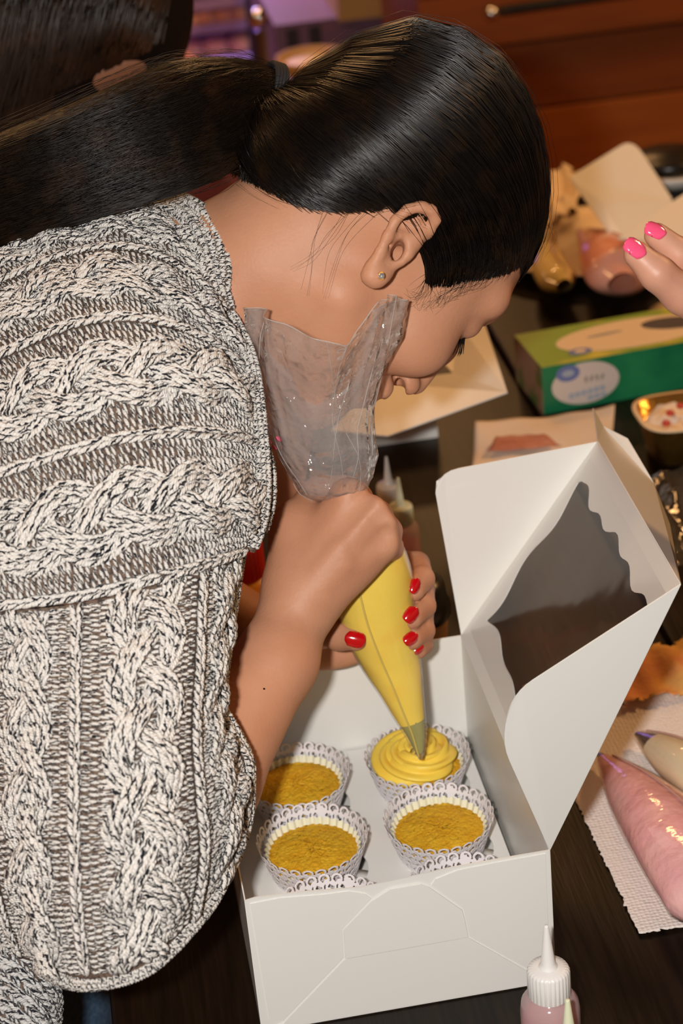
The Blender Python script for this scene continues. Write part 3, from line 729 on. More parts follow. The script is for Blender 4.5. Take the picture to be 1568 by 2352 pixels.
def knit_pattern(X, Y, x0=0.0, period=.083, s=.0054, w=.0066, cable_len=.110, amp=.0158, rib_only=False):
    xs, ys, hs, rs = [], [], [], []
    T = np.linspace(0, 1, 7)
    def wale(cx, hz, r=.00160, w_=w, st=s):
        """a column of V stitches along a path cx(y), height hz(y)"""
        y0 = np.arange(0, Y, st) + rng.random() * st
        for sg in (-1, 1):
            yy = y0[:, None] + st * 1.55 * T[None] + rng.normal(0, st * .06, (len(y0), 1)); cc = cx(yy)
            xs.append(cc + sg * w_ * (.46 - .36 * T[None]) + rng.normal(0, w_ * .045, (len(y0), 1)))
            ys.append(yy); hs.append(hz(yy) + .0011 * np.sin(PI * T[None] ** .85) - .0003); rs.append(r * (.9 + .25 * rng.random(len(y0))))
    def ladder(xa, xb, st=.0036, r=.00118):
        y0 = np.arange(0, Y, st); n = len(y0)
        xs.append(xa + (xb - xa) * T[None] + rng.normal(0, .0003, (n, 1))); ys.append(y0[:, None] + .0020 * (T[None] - .5) + rng.normal(0, .0003, (n, 1)))
        hs.append(-.0020 + .0012 * np.sin(PI * T[None]) + np.zeros((n, 1))); rs.append(r * (.85 + .3 * rng.random(n)))
    k = 0; x = x0
    while x < X + period:
        if rib_only:
            wale(lambda y, c=x: np.full_like(y, c), lambda y: np.full_like(y, .001), .00165, .0064)
            ladder(x + .0033, x + .0075); x += .0108; continue
        wale(lambda y, c=x: np.full_like(y, c), lambda y: np.full_like(y, .0016), .00165)
        for a, b in ((x + .0016, x + .0082), (x + .0074, x + .0140), (x + .0132, x + .0200)): ladder(a, b)
        cc = x + period / 2; ph = rng.random() * 6.28
        for b in (0, 1, 2):
            for q in (-1, 0, 1):
                def path(y, b=b, q=q): return cc + amp * np.sin(2 * PI * y / cable_len + ph + 2 * PI * b / 3) + q * .0054
                def hgt(y, b=b, q=q): return .0028 + .0034 * np.sin(2 * (2 * PI * y / cable_len + ph + 2 * PI * b / 3)) - .0009 * abs(q)
                wale(path, hgt, .00170, .0064)
        for q in range(-3, 4): ladder(cc + q * .0072 - .0042, cc + q * .0072 + .0042)
        e = x + period
        for a, b in ((e - .0200, e - .0132), (e - .0140, e - .0074), (e - .0082, e - .0016)): ladder(a, b)
        x += period; k += 1
    return np.concatenate(xs), np.concatenate(ys), np.concatenate(hs), np.concatenate(rs)

yoke = Patch([
    [(-170, 700, 1.56), (0, 640, 1.57), (190, 570, 1.58), (340, 520, 1.57), (420, 520, 1.54), (470, 560, 1.50)],
    [(-170, 622, 1.48), (0, 556, 1.48), (190, 494, 1.49), (340, 462, 1.48), (425, 470, 1.46), (475, 520, 1.43)],
    [(-170, 612, 1.40), (0, 540, 1.40), (180, 487, 1.40), (330, 464, 1.40), (435, 502, 1.375), (478, 590, 1.350)],
    [(-170, 690, 1.33), (0, 625, 1.33), (170, 560, 1.33), (320, 552, 1.33), (445, 615, 1.325), (515, 700, 1.322)],
    [(-170, 830, 1.27), (0, 765, 1.27), (180, 690, 1.265), (330, 690, 1.265), (468, 750, 1.28), (564, 830, 1.302)],
    [(-170, 1010, 1.23), (0, 960, 1.225), (190, 890, 1.22), (360, 860, 1.225), (500, 870, 1.245), (584, 925, 1.285)],
    [(-170, 1190, 1.205), (0, 1140, 1.2), (200, 1080, 1.2), (370, 1050, 1.205), (510, 1050, 1.23), (594, 1060, 1.275)],
    [(-170, 1330, 1.2), (0, 1290, 1.195), (200, 1250, 1.195), (370, 1200, 1.2), (510, 1180, 1.225), (592, 1190, 1.27)],
    [(-170, 1430, 1.2), (0, 1405, 1.195), (200, 1380, 1.195), (370, 1340, 1.2), (490, 1300, 1.225), (566, 1270, 1.265)]], 'col')
slv = [
    [(-170, 1440, 1.215), (0, 1405, 1.20), (120, 1392, 1.192), (240, 1370, 1.192), (360, 1340, 1.200), (454, 1305, 1.218), (513, 1280, 1.25), (548, 1262, 1.285)],
    [(-170, 1600, 1.23), (0, 1570, 1.20), (120, 1560, 1.18), (240, 1545, 1.172), (350, 1525, 1.178), (446, 1495, 1.20), (501, 1465, 1.235), (524, 1450, 1.28)],
    [(-170, 1780, 1.24), (0, 1760, 1.20), (120, 1750, 1.168), (235, 1735, 1.155), (345, 1715, 1.160), (438, 1685, 1.185), (485, 1650, 1.22), (506, 1620, 1.27)],
    [(-150, 1960, 1.25), (5, 1940, 1.205), (120, 1930, 1.165), (235, 1915, 1.150), (350, 1890, 1.156), (446, 1840, 1.180), (509, 1770, 1.215), (538, 1690, 1.265)],
    [(-90, 2090, 1.26), (30, 2090, 1.215), (130, 2090, 1.172), (240, 2070, 1.155), (355, 2040, 1.160), (454, 1975, 1.185), (526, 1880, 1.22), (572, 1760, 1.265)],
    [(-30, 2190, 1.275), (75, 2215, 1.235), (160, 2252, 1.19), (255, 2250, 1.172), (345, 2215, 1.175), (430, 2135, 1.195), (501, 2040, 1.23), (561, 1900, 1.275)]]
sleeve = Patch(slv, 'row')
hem = Patch([[(-170, 2060, 1.27), (-20, 2090, 1.262), (60, 2140, 1.262), (120, 2240, 1.275), (140, 2330, 1.30)],
             [(-170, 2180, 1.265), (-40, 2200, 1.255), (40, 2240, 1.252), (105, 2310, 1.262), (130, 2380, 1.295)],
             [(-170, 2300, 1.265), (-60, 2320, 1.255), (20, 2350, 1.252), (80, 2400, 1.262), (110, 2450, 1.295)],
             [(-170, 2420, 1.27), (-80, 2440, 1.26), (0, 2460, 1.26), (60, 2490, 1.27), (90, 2520, 1.30)]], 'col')
pull = put(yoke.backing('pullover', M['knit_base'], -.0020, 110, 80), person)
yarns(yoke, knit_pattern(yoke.X, yoke.Y, (yoke.X - .0042) % .083 - .083), M['yarn'], 'knit_stitches', pull, .0014)
o = sleeve.backing('sleeve_backing', M['knit_base'], -.0020, 90, 90); o.parent = pull
yarns(sleeve, knit_pattern(sleeve.X, sleeve.Y, -.028, cable_len=.12), M['yarn'], 'sleeve_stitches', pull, .0014)
o = hem.backing('hem_backing', M['knit_base'], -.0018, 40, 40); o.parent = pull
yarns(hem, knit_pattern(hem.X, hem.Y, .003, rib_only=True), M['yarn_hem'], 'hem_stitches', pull, .0014)
# the far side of the sleeve and of the trunk close the garment
def back_of(G, name, dep, parent):
    rows = []
    for r in G:
        a, b = np.array(r[-1], float), np.array(r[0], float)
        t = np.linspace(0, 1, 9)[:, None]; q = a * (1 - t) + b * t; q[:, 2] += dep * np.sin(t[:, 0] * PI); rows.append([px(*x) for x in q])
    o = mesh(name, np.array(rows).reshape(-1, 3), grid_faces(len(G), 9), M['knit_base']); o.parent = parent; return o
back_of(slv, 'sleeve_inside', .13, pull)
# rolled edges: rows of short yarn wound round a path
def rolled_edge(pts, r, name, st=.0034, yr=.0014, turns=7):
    Pth = cr(np.array([px(*q) for q in pts]), np.linspace(0, len(pts) - 1, 200)); L = np.r_[0, np.cumsum(np.linalg.norm(np.diff(Pth, axis=0), axis=1))]
    n = int(L[-1] / st); xs = np.interp(np.arange(n) * st, L, np.arange(200)); ix = np.clip(xs.astype(int), 0, 198); fr = (xs - ix)[:, None]
    C0 = Pth[ix] * (1 - fr) + Pth[ix + 1] * fr; Tn = np.gradient(Pth, axis=0)[ix]; Tn /= np.linalg.norm(Tn, axis=1, keepdims=True)
    A = np.cross(Tn, -RM[2]); A /= np.linalg.norm(A, axis=1, keepdims=True); B = np.cross(A, Tn)
    PP, NN, RR = [], [], []
    for k in range(turns):
        a0 = 2 * PI * k / turns
        for sg in (-1, 1):
            t = np.linspace(0, 1, 7); an = a0 + (rng.random((n, 1)) - .5) * .15 + 2 * PI / turns * (t[None] - .5) * .95
            nn = np.cos(an)[..., None] * A[:, None] + np.sin(an)[..., None] * B[:, None]
            h = r + .0009 * np.sin(PI * t)[None, :, None]
            PP.append(C0[:, None] + nn * h + Tn[:, None] * (sg * st * .62 * (t - .15))[None, :, None]); NN.append(nn); RR.append(yr * (.9 + .2 * rng.random(n)))
    P, N = np.concatenate(PP), np.concatenate(NN); R = np.concatenate(RR)[:, None] * np.array([.45, .82, 1, 1.04, 1, .82, .45])[None]
    Vv, f = tubes(P, R, 4, normals=N); nn = len(P)
    uv = np.stack(np.broadcast_arrays(np.linspace(0, 1.4, 7)[None, :, None] + rng.random((nn, 1, 1)) * 40, (np.arange(4) / 4)[None, None] + rng.random((nn, 1, 1))), -1).reshape(-1, 2)
    o = mesh(name, Vv, f, M['yarn'], uv=uv); o.parent = pull; o['kind'] = 'stuff'
    Vb, fb = tubes(Pth[None], np.full((1, 200), r), 10); b = mesh(name + '_core', Vb, fb, M['knit_base']); b.parent = pull
rolled_edge([(395, 462, 1.43), (430, 472, 1.39), (472, 502, 1.360), (500, 560, 1.341), (508, 620, 1.332), (506, 670, 1.330), (520, 720, 1.328)], .0052, 'collar_roll', turns=7)
rolled_edge([(375, 470, 1.42), (412, 490, 1.38), (447, 530, 1.352), (472, 588, 1.335), (486, 645, 1.326), (505, 705, 1.324)], .0052, 'collar_inner_roll', turns=7)
rolled_edge([(500, 690, 1.335), (538, 745, 1.325), (572, 820, 1.303), (588, 905, 1.286), (598, 1000, 1.278), (604, 1080, 1.274), (600, 1180, 1.272), (574, 1266, 1.274)], .0032, 'neck_edge')
rolled_edge([(600, 1030, 1.30), (612, 1090, 1.295), (610, 1160, 1.295), (590, 1230, 1.30)], .0045, 'neck_fold')
rolled_edge([(551, 1265, 1.285), (524, 1450, 1.285), (506, 1610, 1.275), (526, 1660, 1.27), (566, 1740, 1.268), (572, 1790, 1.268), (561, 1905, 1.278), (501, 2045, 1.235), (430, 2140, 1.20), (345, 2220, 1.18), (255, 2254, 1.177), (160, 2256, 1.195), (80, 2215, 1.24)], .0024, 'sleeve_edge')
rolled_edge([(507, 1640, 1.30), (541, 1690, 1.298), (564, 1740, 1.296), (568, 1800, 1.296), (552, 1900, 1.30)], .0032, 'cuff_fold')
# jeans
SJ = Solid(); SJ.group()
SJ.chain([px(-260, 1700, 1.60), px(-60, 2300, 1.62), (-.20, .36, -.70)], [.15, .105, .06], .02)
SJ.chain([px(-260, 1700, 1.70), px(140, 2420, 1.72), (-.17, .55, -.70)], [.15, .105, .06], .02)
V, Q = SJ.mesh_arrays((-.75, .0, -.74), (.2, .8, .4), .008); put(mesh('jeans', V, Q, M['denim']), person)

# ================================================================== table, floor, room
def tabletop(x0, x1, y0, y1, lab):
    t = thing('table', lab, 'table', ((x0 + x1) / 2, (y0 + y1) / 2, -.74))
    put(box('table_top', (x0, y0, -.03), (x1, y1, 0), M['table_wood'], bev=.003), t)
    for sx in (x0 + .05, x1 - .09):
        for sy in (y0 + .06, y1 - .10): put(box('leg', (sx, sy, -.74), (sx + .04, sy + .04, -.03), M['table_wood']), t)
    put(box('apron', (x0 + .04, y0 + .05, -.09), (x1 - .04, y1 - .05, -.03), M['table_wood']), t)
tabletop(-.096, .386, -.62, 1.52, 'dark espresso wooden table carrying the open cake box')
tabletop(.390, 1.10, -.62, 1.52, 'dark espresso wooden table pushed up on the right, carrying the green box')
flo = tag(box('floor', (-3, -2.5, -.80), (4, 7, -.752), M['floor_wood'][1]), kind='structure')
for i in range(18):
    y0 = .5 + i * .14
    o = box('floor_plank', (-2.6, y0, -.752), (3.2, y0 + .136, -.74), M['floor_wood'][i % 2]); o.parent = flo
tag(box('wall_back', (-3, 7, -.80), (4, 7.1, 2.3), M['wall']), kind='structure')
tag(box('wall_left', (-3.1, -2.5, -.80), (-3, 7, 2.3), M['wall']), kind='structure')
tag(box('ceiling', (-3, -2.5, 2.3), (4, 7, 2.4), M['wall']), kind='structure')
# wooden counter front of horizontal boards behind the table
YC = 2.3
zz = [-.74, -.56, -.42, -.300, -.163, -.048, .045, .15, .25]
xl = py(962, 60, YC)[0]
ct = thing('wooden_counter', 'orange brown wooden counter front of wide boards behind the table', 'counter', (1.6, YC + .2, -.74))
put(box('core', (xl, YC + .012, -.74), (3.0, YC + .38, .25), M['plank'][1]), ct)
for i in range(len(zz) - 1):
    put(box('board', (xl, YC - .004 * (i % 2), zz[i] + .002), (3.0, YC + .012, zz[i + 1] - .002), M['plank'][(0, 2, 0, 0, 1, 2, 1, 1)[i]], bev=.002), ct)
a, b = py(1150, 26, YC - .05), py(1600, -40, YC - .05)
Vv, f = tubes(np.array([[a, (a + b) / 2, b + (b - a) * .8]]), np.full((1, 3), .009), 12); put(mesh('rail', Vv, f, M['black']), ct)
V, f = lathe([(0, -.012), (.008, -.011), (.013, -.004), (.013, .004), (.008, .011), (0, .012)], 16); put(mesh('knob', V + py(1128, 30, YC - .05), f, M['steel']), ct)
# ================================================================== the cake box
BW, BD, BH, TH = .195, .268, .107, .0009
bx = thing('cupcake_box', 'open white card cupcake box with a clear window lid, holding the cupcakes', 'box', (BW / 2, BD / 2, 0))
def P_(name, P, th=TH, m_=None, nrm=None): return put(slab(name, P, th, m_ or M['card'], nrm=nrm), bx)
P_('base_panel', [(0, 0, .0008), (BW, 0, .0008), (BW, BD, .0008), (0, BD, .0008)])
P_('back_panel', [(0, BD, 0), (BW, BD, 0), (BW, BD, BH), (0, BD, BH)])
P_('side_panel', [(0, 0, 0), (0, BD, 0), (0, BD, BH), (0, 0, BH)])
P_('side_panel', [(BW, 0, 0), (BW, BD, 0), (BW, BD, BH), (BW, 0, BH)])
def fr(u, v): q = py(u, v, -.0005); return np.array([q[0], 0., q[2]])
top = [fr(u, v) for u, v in ((556, 2070), (585, 2062), (640, 2055), (700, 2048), (770, 2043), (830, 2038), (895, 2025), (960, 2010), (1040, 1992), (1140, 1974), (1262, 1953))]
front = [np.array((0., 0, 0)), np.array((BW, 0, 0))] + [np.array((min(max(t[0], 0), BW), 0, t[2])) for t in top[::-1]]
P_('front_panel', front, .0010)
pc = lambda pts, dy: [fr(u, v) + np.array((0, dy, 0)) for u, v in pts]
P_('front_flap', [np.array((.004, -.0012, .0015)), np.array((BW - .004, -.0012, .0015))] + pc([(1205, 2226), (1075, 2152), (935, 2177), (792, 2202), (652, 2348)], -.0012), .0007)
P_('front_tab', pc([(792, 2199), (788, 2135), (855, 2066), (895, 2040), (965, 2028), (985, 2036), (1060, 2088), (1066, 2110), (1074, 2149), (935, 2174)], -.0016), .0007)
P_('front_flap', pc([(574, 2075), (640, 2062), (740, 2054), (800, 2046), (838, 2052), (852, 2062), (784, 2134), (788, 2198), (650, 2342), (618, 2340)], -.0009), .0006)
P_('front_flap', pc([(1252, 1960), (1140, 1980), (1050, 1998), (1000, 2018), (990, 2032), (1064, 2086), (1078, 2150), (1208, 2222), (1262, 2235)], -.0009), .0006)
# insert with six cup holes
CX, CY, IZ, HR = (.056, .1455), (.045, .1275, .2055), .022, .0305
Vs, Fs = [], []
xe = [.004, .1005, BW - .004]; ye = [.003, .086, .167, BD - .003]
for i in range(2):
    for j in range(3):
        n = 48; cx, cy = CX[i] + .0065, CY[j] - .002
        an = np.arange(n) / n * 2 * PI; b0 = len(Vs)
        for a in an: Vs.append((cx + HR * math.cos(a), cy + HR * math.sin(a), IZ))
        for a in an:
            dx, dy = math.cos(a), math.sin(a); t = 1e9
            for lim, o_, d_ in ((xe[i], cx, dx), (xe[i + 1], cx, dx), (ye[j], cy, dy), (ye[j + 1], cy, dy)):
                if abs(d_) > 1e-6 and (lim - o_) / d_ > 0: t = min(t, (lim - o_) / d_)
            Vs.append((cx + t * dx, cy + t * dy, IZ))
        for k in range(n): Fs.append((b0 + k, b0 + n + k, b0 + n + (k + 1) % n, b0 + (k + 1) % n))
        # corners of the cell
        for sx in (0, 1):
            for sy in (0, 1):
                c0 = np.array((xe[i + sx], ye[j + sy])); d = [np.hypot(*(np.array(Vs[b0 + n + k][:2]) - c0)) for k in range(n)]
                k0 = sorted(range(n), key=lambda q: d[q])[:2]; Vs.append((c0[0], c0[1], IZ)); Fs.append((b0 + n + k0[0], b0 + n + k0[1], len(Vs) - 1))
o = put(mesh('cup_insert', Vs, Fs, M['card_in'], smooth=False), bx); sol = o.modifiers.new('thickness', 'SOLIDIFY'); sol.thickness = .0008
for j in range(3):
    for i in range(2):
        V, f = lathe([(0, 0), (.0085, 0), (.0085, .0006), (0, .0006)], 24); V = V * (1, .9, 1)
        put(mesh('insert_tab', V + (CX[i] + .0300, CY[j] - .0100, IZ - .004), f, M['card_in']), bx)
# the lid: hinged on the right, bent slightly
hf, hb_ = np.array((BW, 0, BH)), np.array((BW, BD, BH)); of, ob = py(1562, 1342, 0.0), py(1372, 1014, BD)
def lid(s, t): return (hf * (1 - s) + hb_ * s) * (1 - t) + (of * (1 - s) + ob * s) * t       # s front->back, t hinge->outer
cen = np.array((BW / 2, BD / 2, .2)); ln = np.cross(hb_ - hf, of - hf); ln /= np.linalg.norm(ln)
if ln @ (cen - hf) < 0: ln = -ln                                                            # inner side of the lid
# frame with a wavy window
N = 160; outer, inner = [], []
def wav(k, lo, hi, n, a): return a * math.sin(k * n) * math.sin(k * 1.7 * n + 1)
for k in range(N):
    q = 4 * k / N; e = int(q); x = q - e
    sgm = .5 + (x - .5)
    if e == 0: o_ = (x, 0); i_ = (.075 + .85 * x, .15 + .020 * math.sin(9 * x) + .012 * math.sin(23 * x))
    elif e == 1: o_ = (1, x); i_ = (.925 - .018 * math.sin(11 * x), .15 + .70 * x)
    elif e == 2: o_ = (1 - x, 1); i_ = (.925 - .85 * x, .85 + .030 * math.sin(10 * x) * math.sin(21 * x + .5))
    else: o_ = (0, 1 - x); i_ = (.075 + .012 * math.sin(13 * x), .85 - .70 * x)
    outer.append(lid(*o_)); inner.append(lid(*i_))
Vf = np.vstack([outer, inner]); Vf = np.vstack([Vf + ln * .0005, Vf - ln * .0005])
Ff = []
for k in range(N):
    k2 = (k + 1) % N
    Ff += [(k, k2, N + k2, N + k), (2 * N + k, 3 * N + k, 3 * N + k2, 2 * N + k2), (N + k, N + k2, 3 * N + k2, 3 * N + k), (k, 2 * N + k, 2 * N + k2, k2)]
put(mesh('lid_frame', Vf, Ff, M['card'], smooth=False), bx)
g = np.linspace(.035, .965, 24); Vw = np.array([lid(s, .06 + .88 * (t - .035) / .93) + ln * (.0012 + .0006 * math.sin(9 * s + 7 * t) * math.sin(13 * t)) for s in g for t in g])
put(mesh('lid_window', Vw, grid_faces(24, 24), M['window']), bx)
# side flaps of the lid
def flap(name, pts, depth_fn, rads):
    P = np.array([depth_fn(*q) for q in pts]); put(slab(name, rounded(P, rads), .0010, M['card']), bx)
P = np.array([hf, py(1148, 1700, -.012), py(1180, 1590, -.014), of]); put(slab('lid_flap', rounded(P, [0, .018, .014, 0]), .0010, M['card']), bx)
P = np.array([hb_, py(1000, 1130, BD + .004), py(1003, 1085, BD + .006), ob]); put(slab('lid_flap', rounded(P, [0, .008, .016, 0]), .0010, M['card']), bx)
tk = lambda u, v, s, e: None
dl = (of - ob)
P = np.array([of, ob, px(1361, 938, 1.600), px(1384, 980, 1.585), px(1440, 1008, 1.560), px(1500, 1110, 1.515), px(1537, 1205, 1.480)])
put(slab('tuck_flap', P, .0010, M['card']), bx)

# ================================================================== cupcakes
def lace_mesh():
    nu, nv, h = 620, 84, .041
    rb, rt = .0262, .0395
    U = np.arange(nu) / nu; Vv_ = np.linspace(0, 1, nv)
    u, v = np.meshgrid(U, Vv_, indexing='xy')                      # nv,nu
    ntile = 27; Tl = .0085; a = u * ntile; x = (a % 1 - .5) * Tl; y = v * h  # metres in a tile
    keep = np.zeros_like(u, bool)
    def ring(cx, cy, r, w): return np.abs(np.hypot(x - cx, y - cy) - r) < w
    for cx in (-Tl, 0, Tl):
        for k_, cy in enumerate((.0352, .0294, .0236, .0178, .0120)):
            c_ = cx + (Tl / 2 if k_ % 2 else 0); keep |= ring(c_, cy, .0031, .00085)
            keep |= ring(c_ + .0022, cy - .0026, .0022, .00042) & (y < .034)
            keep |= np.hypot(x - c_ - (.0012 if k_ % 3 else -.0012), y - cy + .0010) < .00115
    keep |= y < .0085
    keep |= (np.abs(u - .135) < .010) & (y < .037)                   # overlapping plain join
    R = rb + (rt - rb) * v ** .85; th = u * 2 * PI + .4
    Vx = np.stack([R * np.cos(th), R * np.sin(th), y], -1).reshape(-1, 3)
    f = grid_faces(nv, nu, True); kf = keep.reshape(-1)
    f = f[kf[f].sum(1) >= 3]
    us, inv = np.unique(f.ravel(), return_inverse=True)
    return Vx[us], inv.reshape(-1, 4)
def liner_mesh():
    n = 36 * 8; pr = np.linspace(0, 1, 7); Vx = []
    for t in [0] + list(pr):
        for k in range(n):
            w = 1 + .028 * math.sin(36 * 2 * PI * k / n) * min(1, t * 3 + .2); r = (.0235 + .0095 * t) * w
            Vx.append((r * math.cos(2 * PI * k / n), r * math.sin(2 * PI * k / n), .002 + .0285 * t))
    for k in range(n): Vx[k] = (Vx[k][0] * .02, Vx[k][1] * .02, .002)
    return np.array(Vx), grid_faces(8, n, True)
def cake_mesh(seed, dome):
    r_ = np.random.default_rng(seed); nr, na = 34, 96; ph = r_.random(6) * 6.28; Vx = []
    for i in range(nr):
        q = i / (nr - 1); rad = .0318 * math.sin(q * PI / 2) if i < nr - 1 else .0312
        for k in range(na):
            a = 2 * PI * k / na; x, y = rad * math.cos(a), rad * math.sin(a)
            z = .0250 + dome * (1 - (rad / .0322) ** 2.4) + .0004 * (math.sin(140 * x + ph[0]) * math.sin(170 * y + ph[1]) + .6 * math.sin(330 * x + ph[2] + 2 * math.sin(210 * y)) * math.sin(290 * y + ph[3]))
            z += .00035 * r_.normal()
            if i == nr - 1: z = .0215
            Vx.append((x, y, z))
    return np.array(Vx), grid_faces(nr, na, True)
LV, LF = lace_mesh(); LI = liner_mesh()
CG = 'cupcakes standing in the open box'
labs = {(0, 0): 'left cupcake behind the box front panel, only its white lace rim showing', (1, 0): 'right cupcake behind the box front panel, only its white lace rim showing',
        (0, 1): 'plain yellow cupcake in white lace wrapper, front left of the four uncovered ones', (1, 1): 'plain golden cupcake in white lace wrapper, in front of the one being iced',
        (0, 2): 'plain yellow cupcake half in the forearm shadow at the back left of the box', (1, 2): 'cupcake with a swirl of yellow icing under the piping nozzle'}
lace_me = liner_me = None
IZ0 = .0135
for j in (2, 1, 0):
    for i in (0, 1):
        t = thing('cupcake', labs[(i, j)], 'cupcake', (CX[i], CY[j], IZ0), CG)
        if lace_me is None:
            lw = mesh('lace_wrapper', LV, LF, M['lace'], t); lace_me = lw.data; so = lw.modifiers.new('paper', 'SOLIDIFY'); so.thickness = .0004
            ln_ = mesh('paper_liner', LI[0], LI[1], M['liner'], t); liner_me = ln_.data
        else:
            lw = bpy.data.objects.new('lace_wrapper', lace_me); link(lw, t); so = lw.modifiers.new('paper', 'SOLIDIFY'); so.thickness = .0004
            link(bpy.data.objects.new('paper_liner', liner_me), t)
        lw.rotation_euler[2] = (-.15, .10, .02, -.1, .2, 0)[j * 2 + i]
        cv, cf = cake_mesh(10 * i + j, .0035 if j else .003); mesh('cake', cv, cf, M['cake'], t)
        if (i, j) == (1, 2):      # swirl of icing
            tt = np.linspace(0, 1, 260); ang = tt * 2 * PI * 2.55 + .6; rr = .0225 * (1 - tt) ** .8 + .0035; zz_ = .0325 + .011 * tt
            nph = 10; ringp = []
            for q in range(260):
                c = np.array((rr[q] * math.cos(ang[q]), rr[q] * math.sin(ang[q]), zz_[q])); rad = np.array((math.cos(ang[q]), math.sin(ang[q]), 0)); w = .0074 * (1 - .35 * tt[q])
                for p_ in range(40):
                    b = 2 * PI * p_ / 40; star = 1 + .34 * math.cos(5 * b + 4 * ang[q]); ringp.append(c + (rad * math.cos(b) * 1.15 + np.array((0, 0, 1)) * math.sin(b)) * w * star * (min(1, q / 8 + .2)))
            mesh('icing_swirl', np.array(ringp), grid_faces(260, 40, True), M['frosting'], t)

# ================================================================== piping bag in her hands
bag = thing('piping_bag', 'clear piping bag of yellow icing squeezed between both hands', 'piping bag', px(965, 1738, 1.478))
axp = [(966, 1744, 1.476, .0016), (962, 1722, 1.474, .0042), (953, 1680, 1.471, .0078), (938, 1635, 1.468, .0113), (917, 1570, 1.464, .0163), (893, 1500, 1.460, .0218), (868, 1420, 1.452, .0262), (850, 1340, 1.443, .0290), (838, 1285, 1.435, .0275), (815, 1215, 1.425, .0210), (790, 1150, 1.412, .0180)]
axc = np.array([px(*q[:3]) for q in axp]); axr = np.array([q[3] for q in axp])
def bag_sweep(t0, t1, nt, na, add, fold=0.0, nz=0.0):
    t = np.linspace(t0, t1, nt); C0 = cr(axc, t); R0 = cr(axr, t) + add; T = np.gradient(C0, axis=0); T /= np.linalg.norm(T, axis=1, keepdims=True)
    A = np.cross(T, RM[2]); A /= np.linalg.norm(A, axis=1, keepdims=True); B = np.cross(T, A); a = np.arange(na) / na * 2 * PI
    rr = R0[:, None] * (1 + fold * np.cos(2 * a)[None] + nz * np.sin(5 * a[None] + 3 * t[:, None]) * np.sin(1.7 * t[:, None] + 2 * a[None]))
    return (C0[:, None] + rr[..., None] * (np.cos(a)[None, :, None] * A[:, None] + np.sin(a)[None, :, None] * B[:, None])).reshape(-1, 3), grid_faces(nt, na, True)
V, f = bag_sweep(2.55, 10, 60, 48, -.0006, .02, .012); put(mesh('icing_filling', V, f, M['frost_in_bag']), bag)
V, f = bag_sweep(.45, 10, 80, 56, .0005, .02, .012); fo = put(mesh('bag_film', V, f, M['film_thin']), bag)
V, f = bag_sweep(0, .8, 12, 24, -.0004); put(mesh('nozzle', V, f, M['steel']), bag)
V, f = bag_sweep(.7, 2.6, 20, 24, -.0008); put(mesh('nozzle_sleeve', V, f, mat('icing_smeared_nozzle', (.42, .40, .13), .3, metal=.25)), bag)
# a seam down the bag
s0 = cr(axc, np.linspace(.6, 8.0, 60)); sr = cr(axr, np.linspace(.6, 8.0, 60)); Tn = np.gradient(s0, axis=0); Tn /= np.linalg.norm(Tn, axis=1, keepdims=True)
A = np.cross(Tn, RM[2]); A /= np.linalg.norm(A, axis=1, keepdims=True); B = np.cross(Tn, A); B = np.where((B @ RM[2])[:, None] > 0, -B, B)
sgn = 1 if (A[30] @ RM[0]) < 0 else -1
sp = s0 + (B * .955 + sgn * A * .28) * (sr + .0011)[:, None]; Vv, f = tubes(sp[None], np.full((1, 60), .0007), 6)
o = mesh('bag_seam', Vv, f, mat('film_seam', (.62, .47, .12), .25)); o.parent = fo
# loose open end of the bag above the fist
rows = [(790, 1165, 1.400, 40, .012), (762, 1136, 1.380, 74, .016), (760, 1096, 1.372, 96, .024), (748, 1050, 1.362, 116, .030), (736, 1000, 1.352, 118, .032), (728, 950, 1.344, 126, .034), (728, 890, 1.334, 146, .040), (735, 820, 1.318, 165, .044), (750, 760, 1.304, 178, .046)]
na = 44; rv = np.random.default_rng(5); rowsP = []
rim_du = np.interp(np.linspace(0, 2 * PI, na, endpoint=False), [0, .45, .85, 1.1, 1.3, 1.7, 2.2, 2.8, PI, 3.8, 4.4, 3 * PI / 2, 5.2, 5.7, 2 * PI], [-70, -82, -62, 0, 34, 20, -20, -48, -52, -48, -30, -18, -40, -68, -70])
for i, (u, v, d, hw, dd) in enumerate(rows):
    k = i / (len(rows) - 1); R = []
    for q in range(na):
        a = 2 * PI * q / na                                   # a = 0 right, pi left, pi/2 near side, 3pi/2 far side
        cr_ = (.025 * k + .045) * (rv.random() - .5) * 2
        fold = 1 + cr_ + .10 * k * math.cos(3 * a + .4 + .8 * k) + .04 * k * math.cos(7 * a + 2 * k)
        R.append(px(u + hw * math.cos(a) * fold, v + (rim_du[q] * k ** 3) + 6 * k * (rv.random() - .5), d - dd * math.sin(a) * fold))
    rowsP.append(R)
V0 = np.array(rowsP).reshape(-1, 3)
o = mesh('loose_bag_end', V0, grid_faces(len(rows), na, True), M['film'], smooth=False); put(o, bag)
lo_o = o
rimp = np.array(rowsP)[-1]; rimp = np.vstack([rimp, rimp[:1]]); rimp = cr(rimp, np.linspace(0, na, 160))
Vv, f = tubes(rimp[None], np.full((1, 160), .00035), 5); o2 = mesh('bag_rim', Vv, f, film_mat('bag_film_edge', .5, rough=.1)); o2.parent = lo_o
rp = np.array(rowsP); pc_ = []
for q0, step, r0, r1 in ((4, 1, 1, 8), (9, 0, 2, 8), (13, -1, 0, 6), (17, 1, 1, 7), (20, 0, 3, 8), (2, -1, 3, 8), (7, -1, 2, 7), (24, 0, 0, 8), (40, 1, 2, 8)):
    pts = np.array([rp[r_i, (q0 + step * (r_i - r0)) % na] for r_i in range(r0, r1 + 1)]); pc_.append(cr(pts, np.linspace(0, len(pts) - 1, 24)))
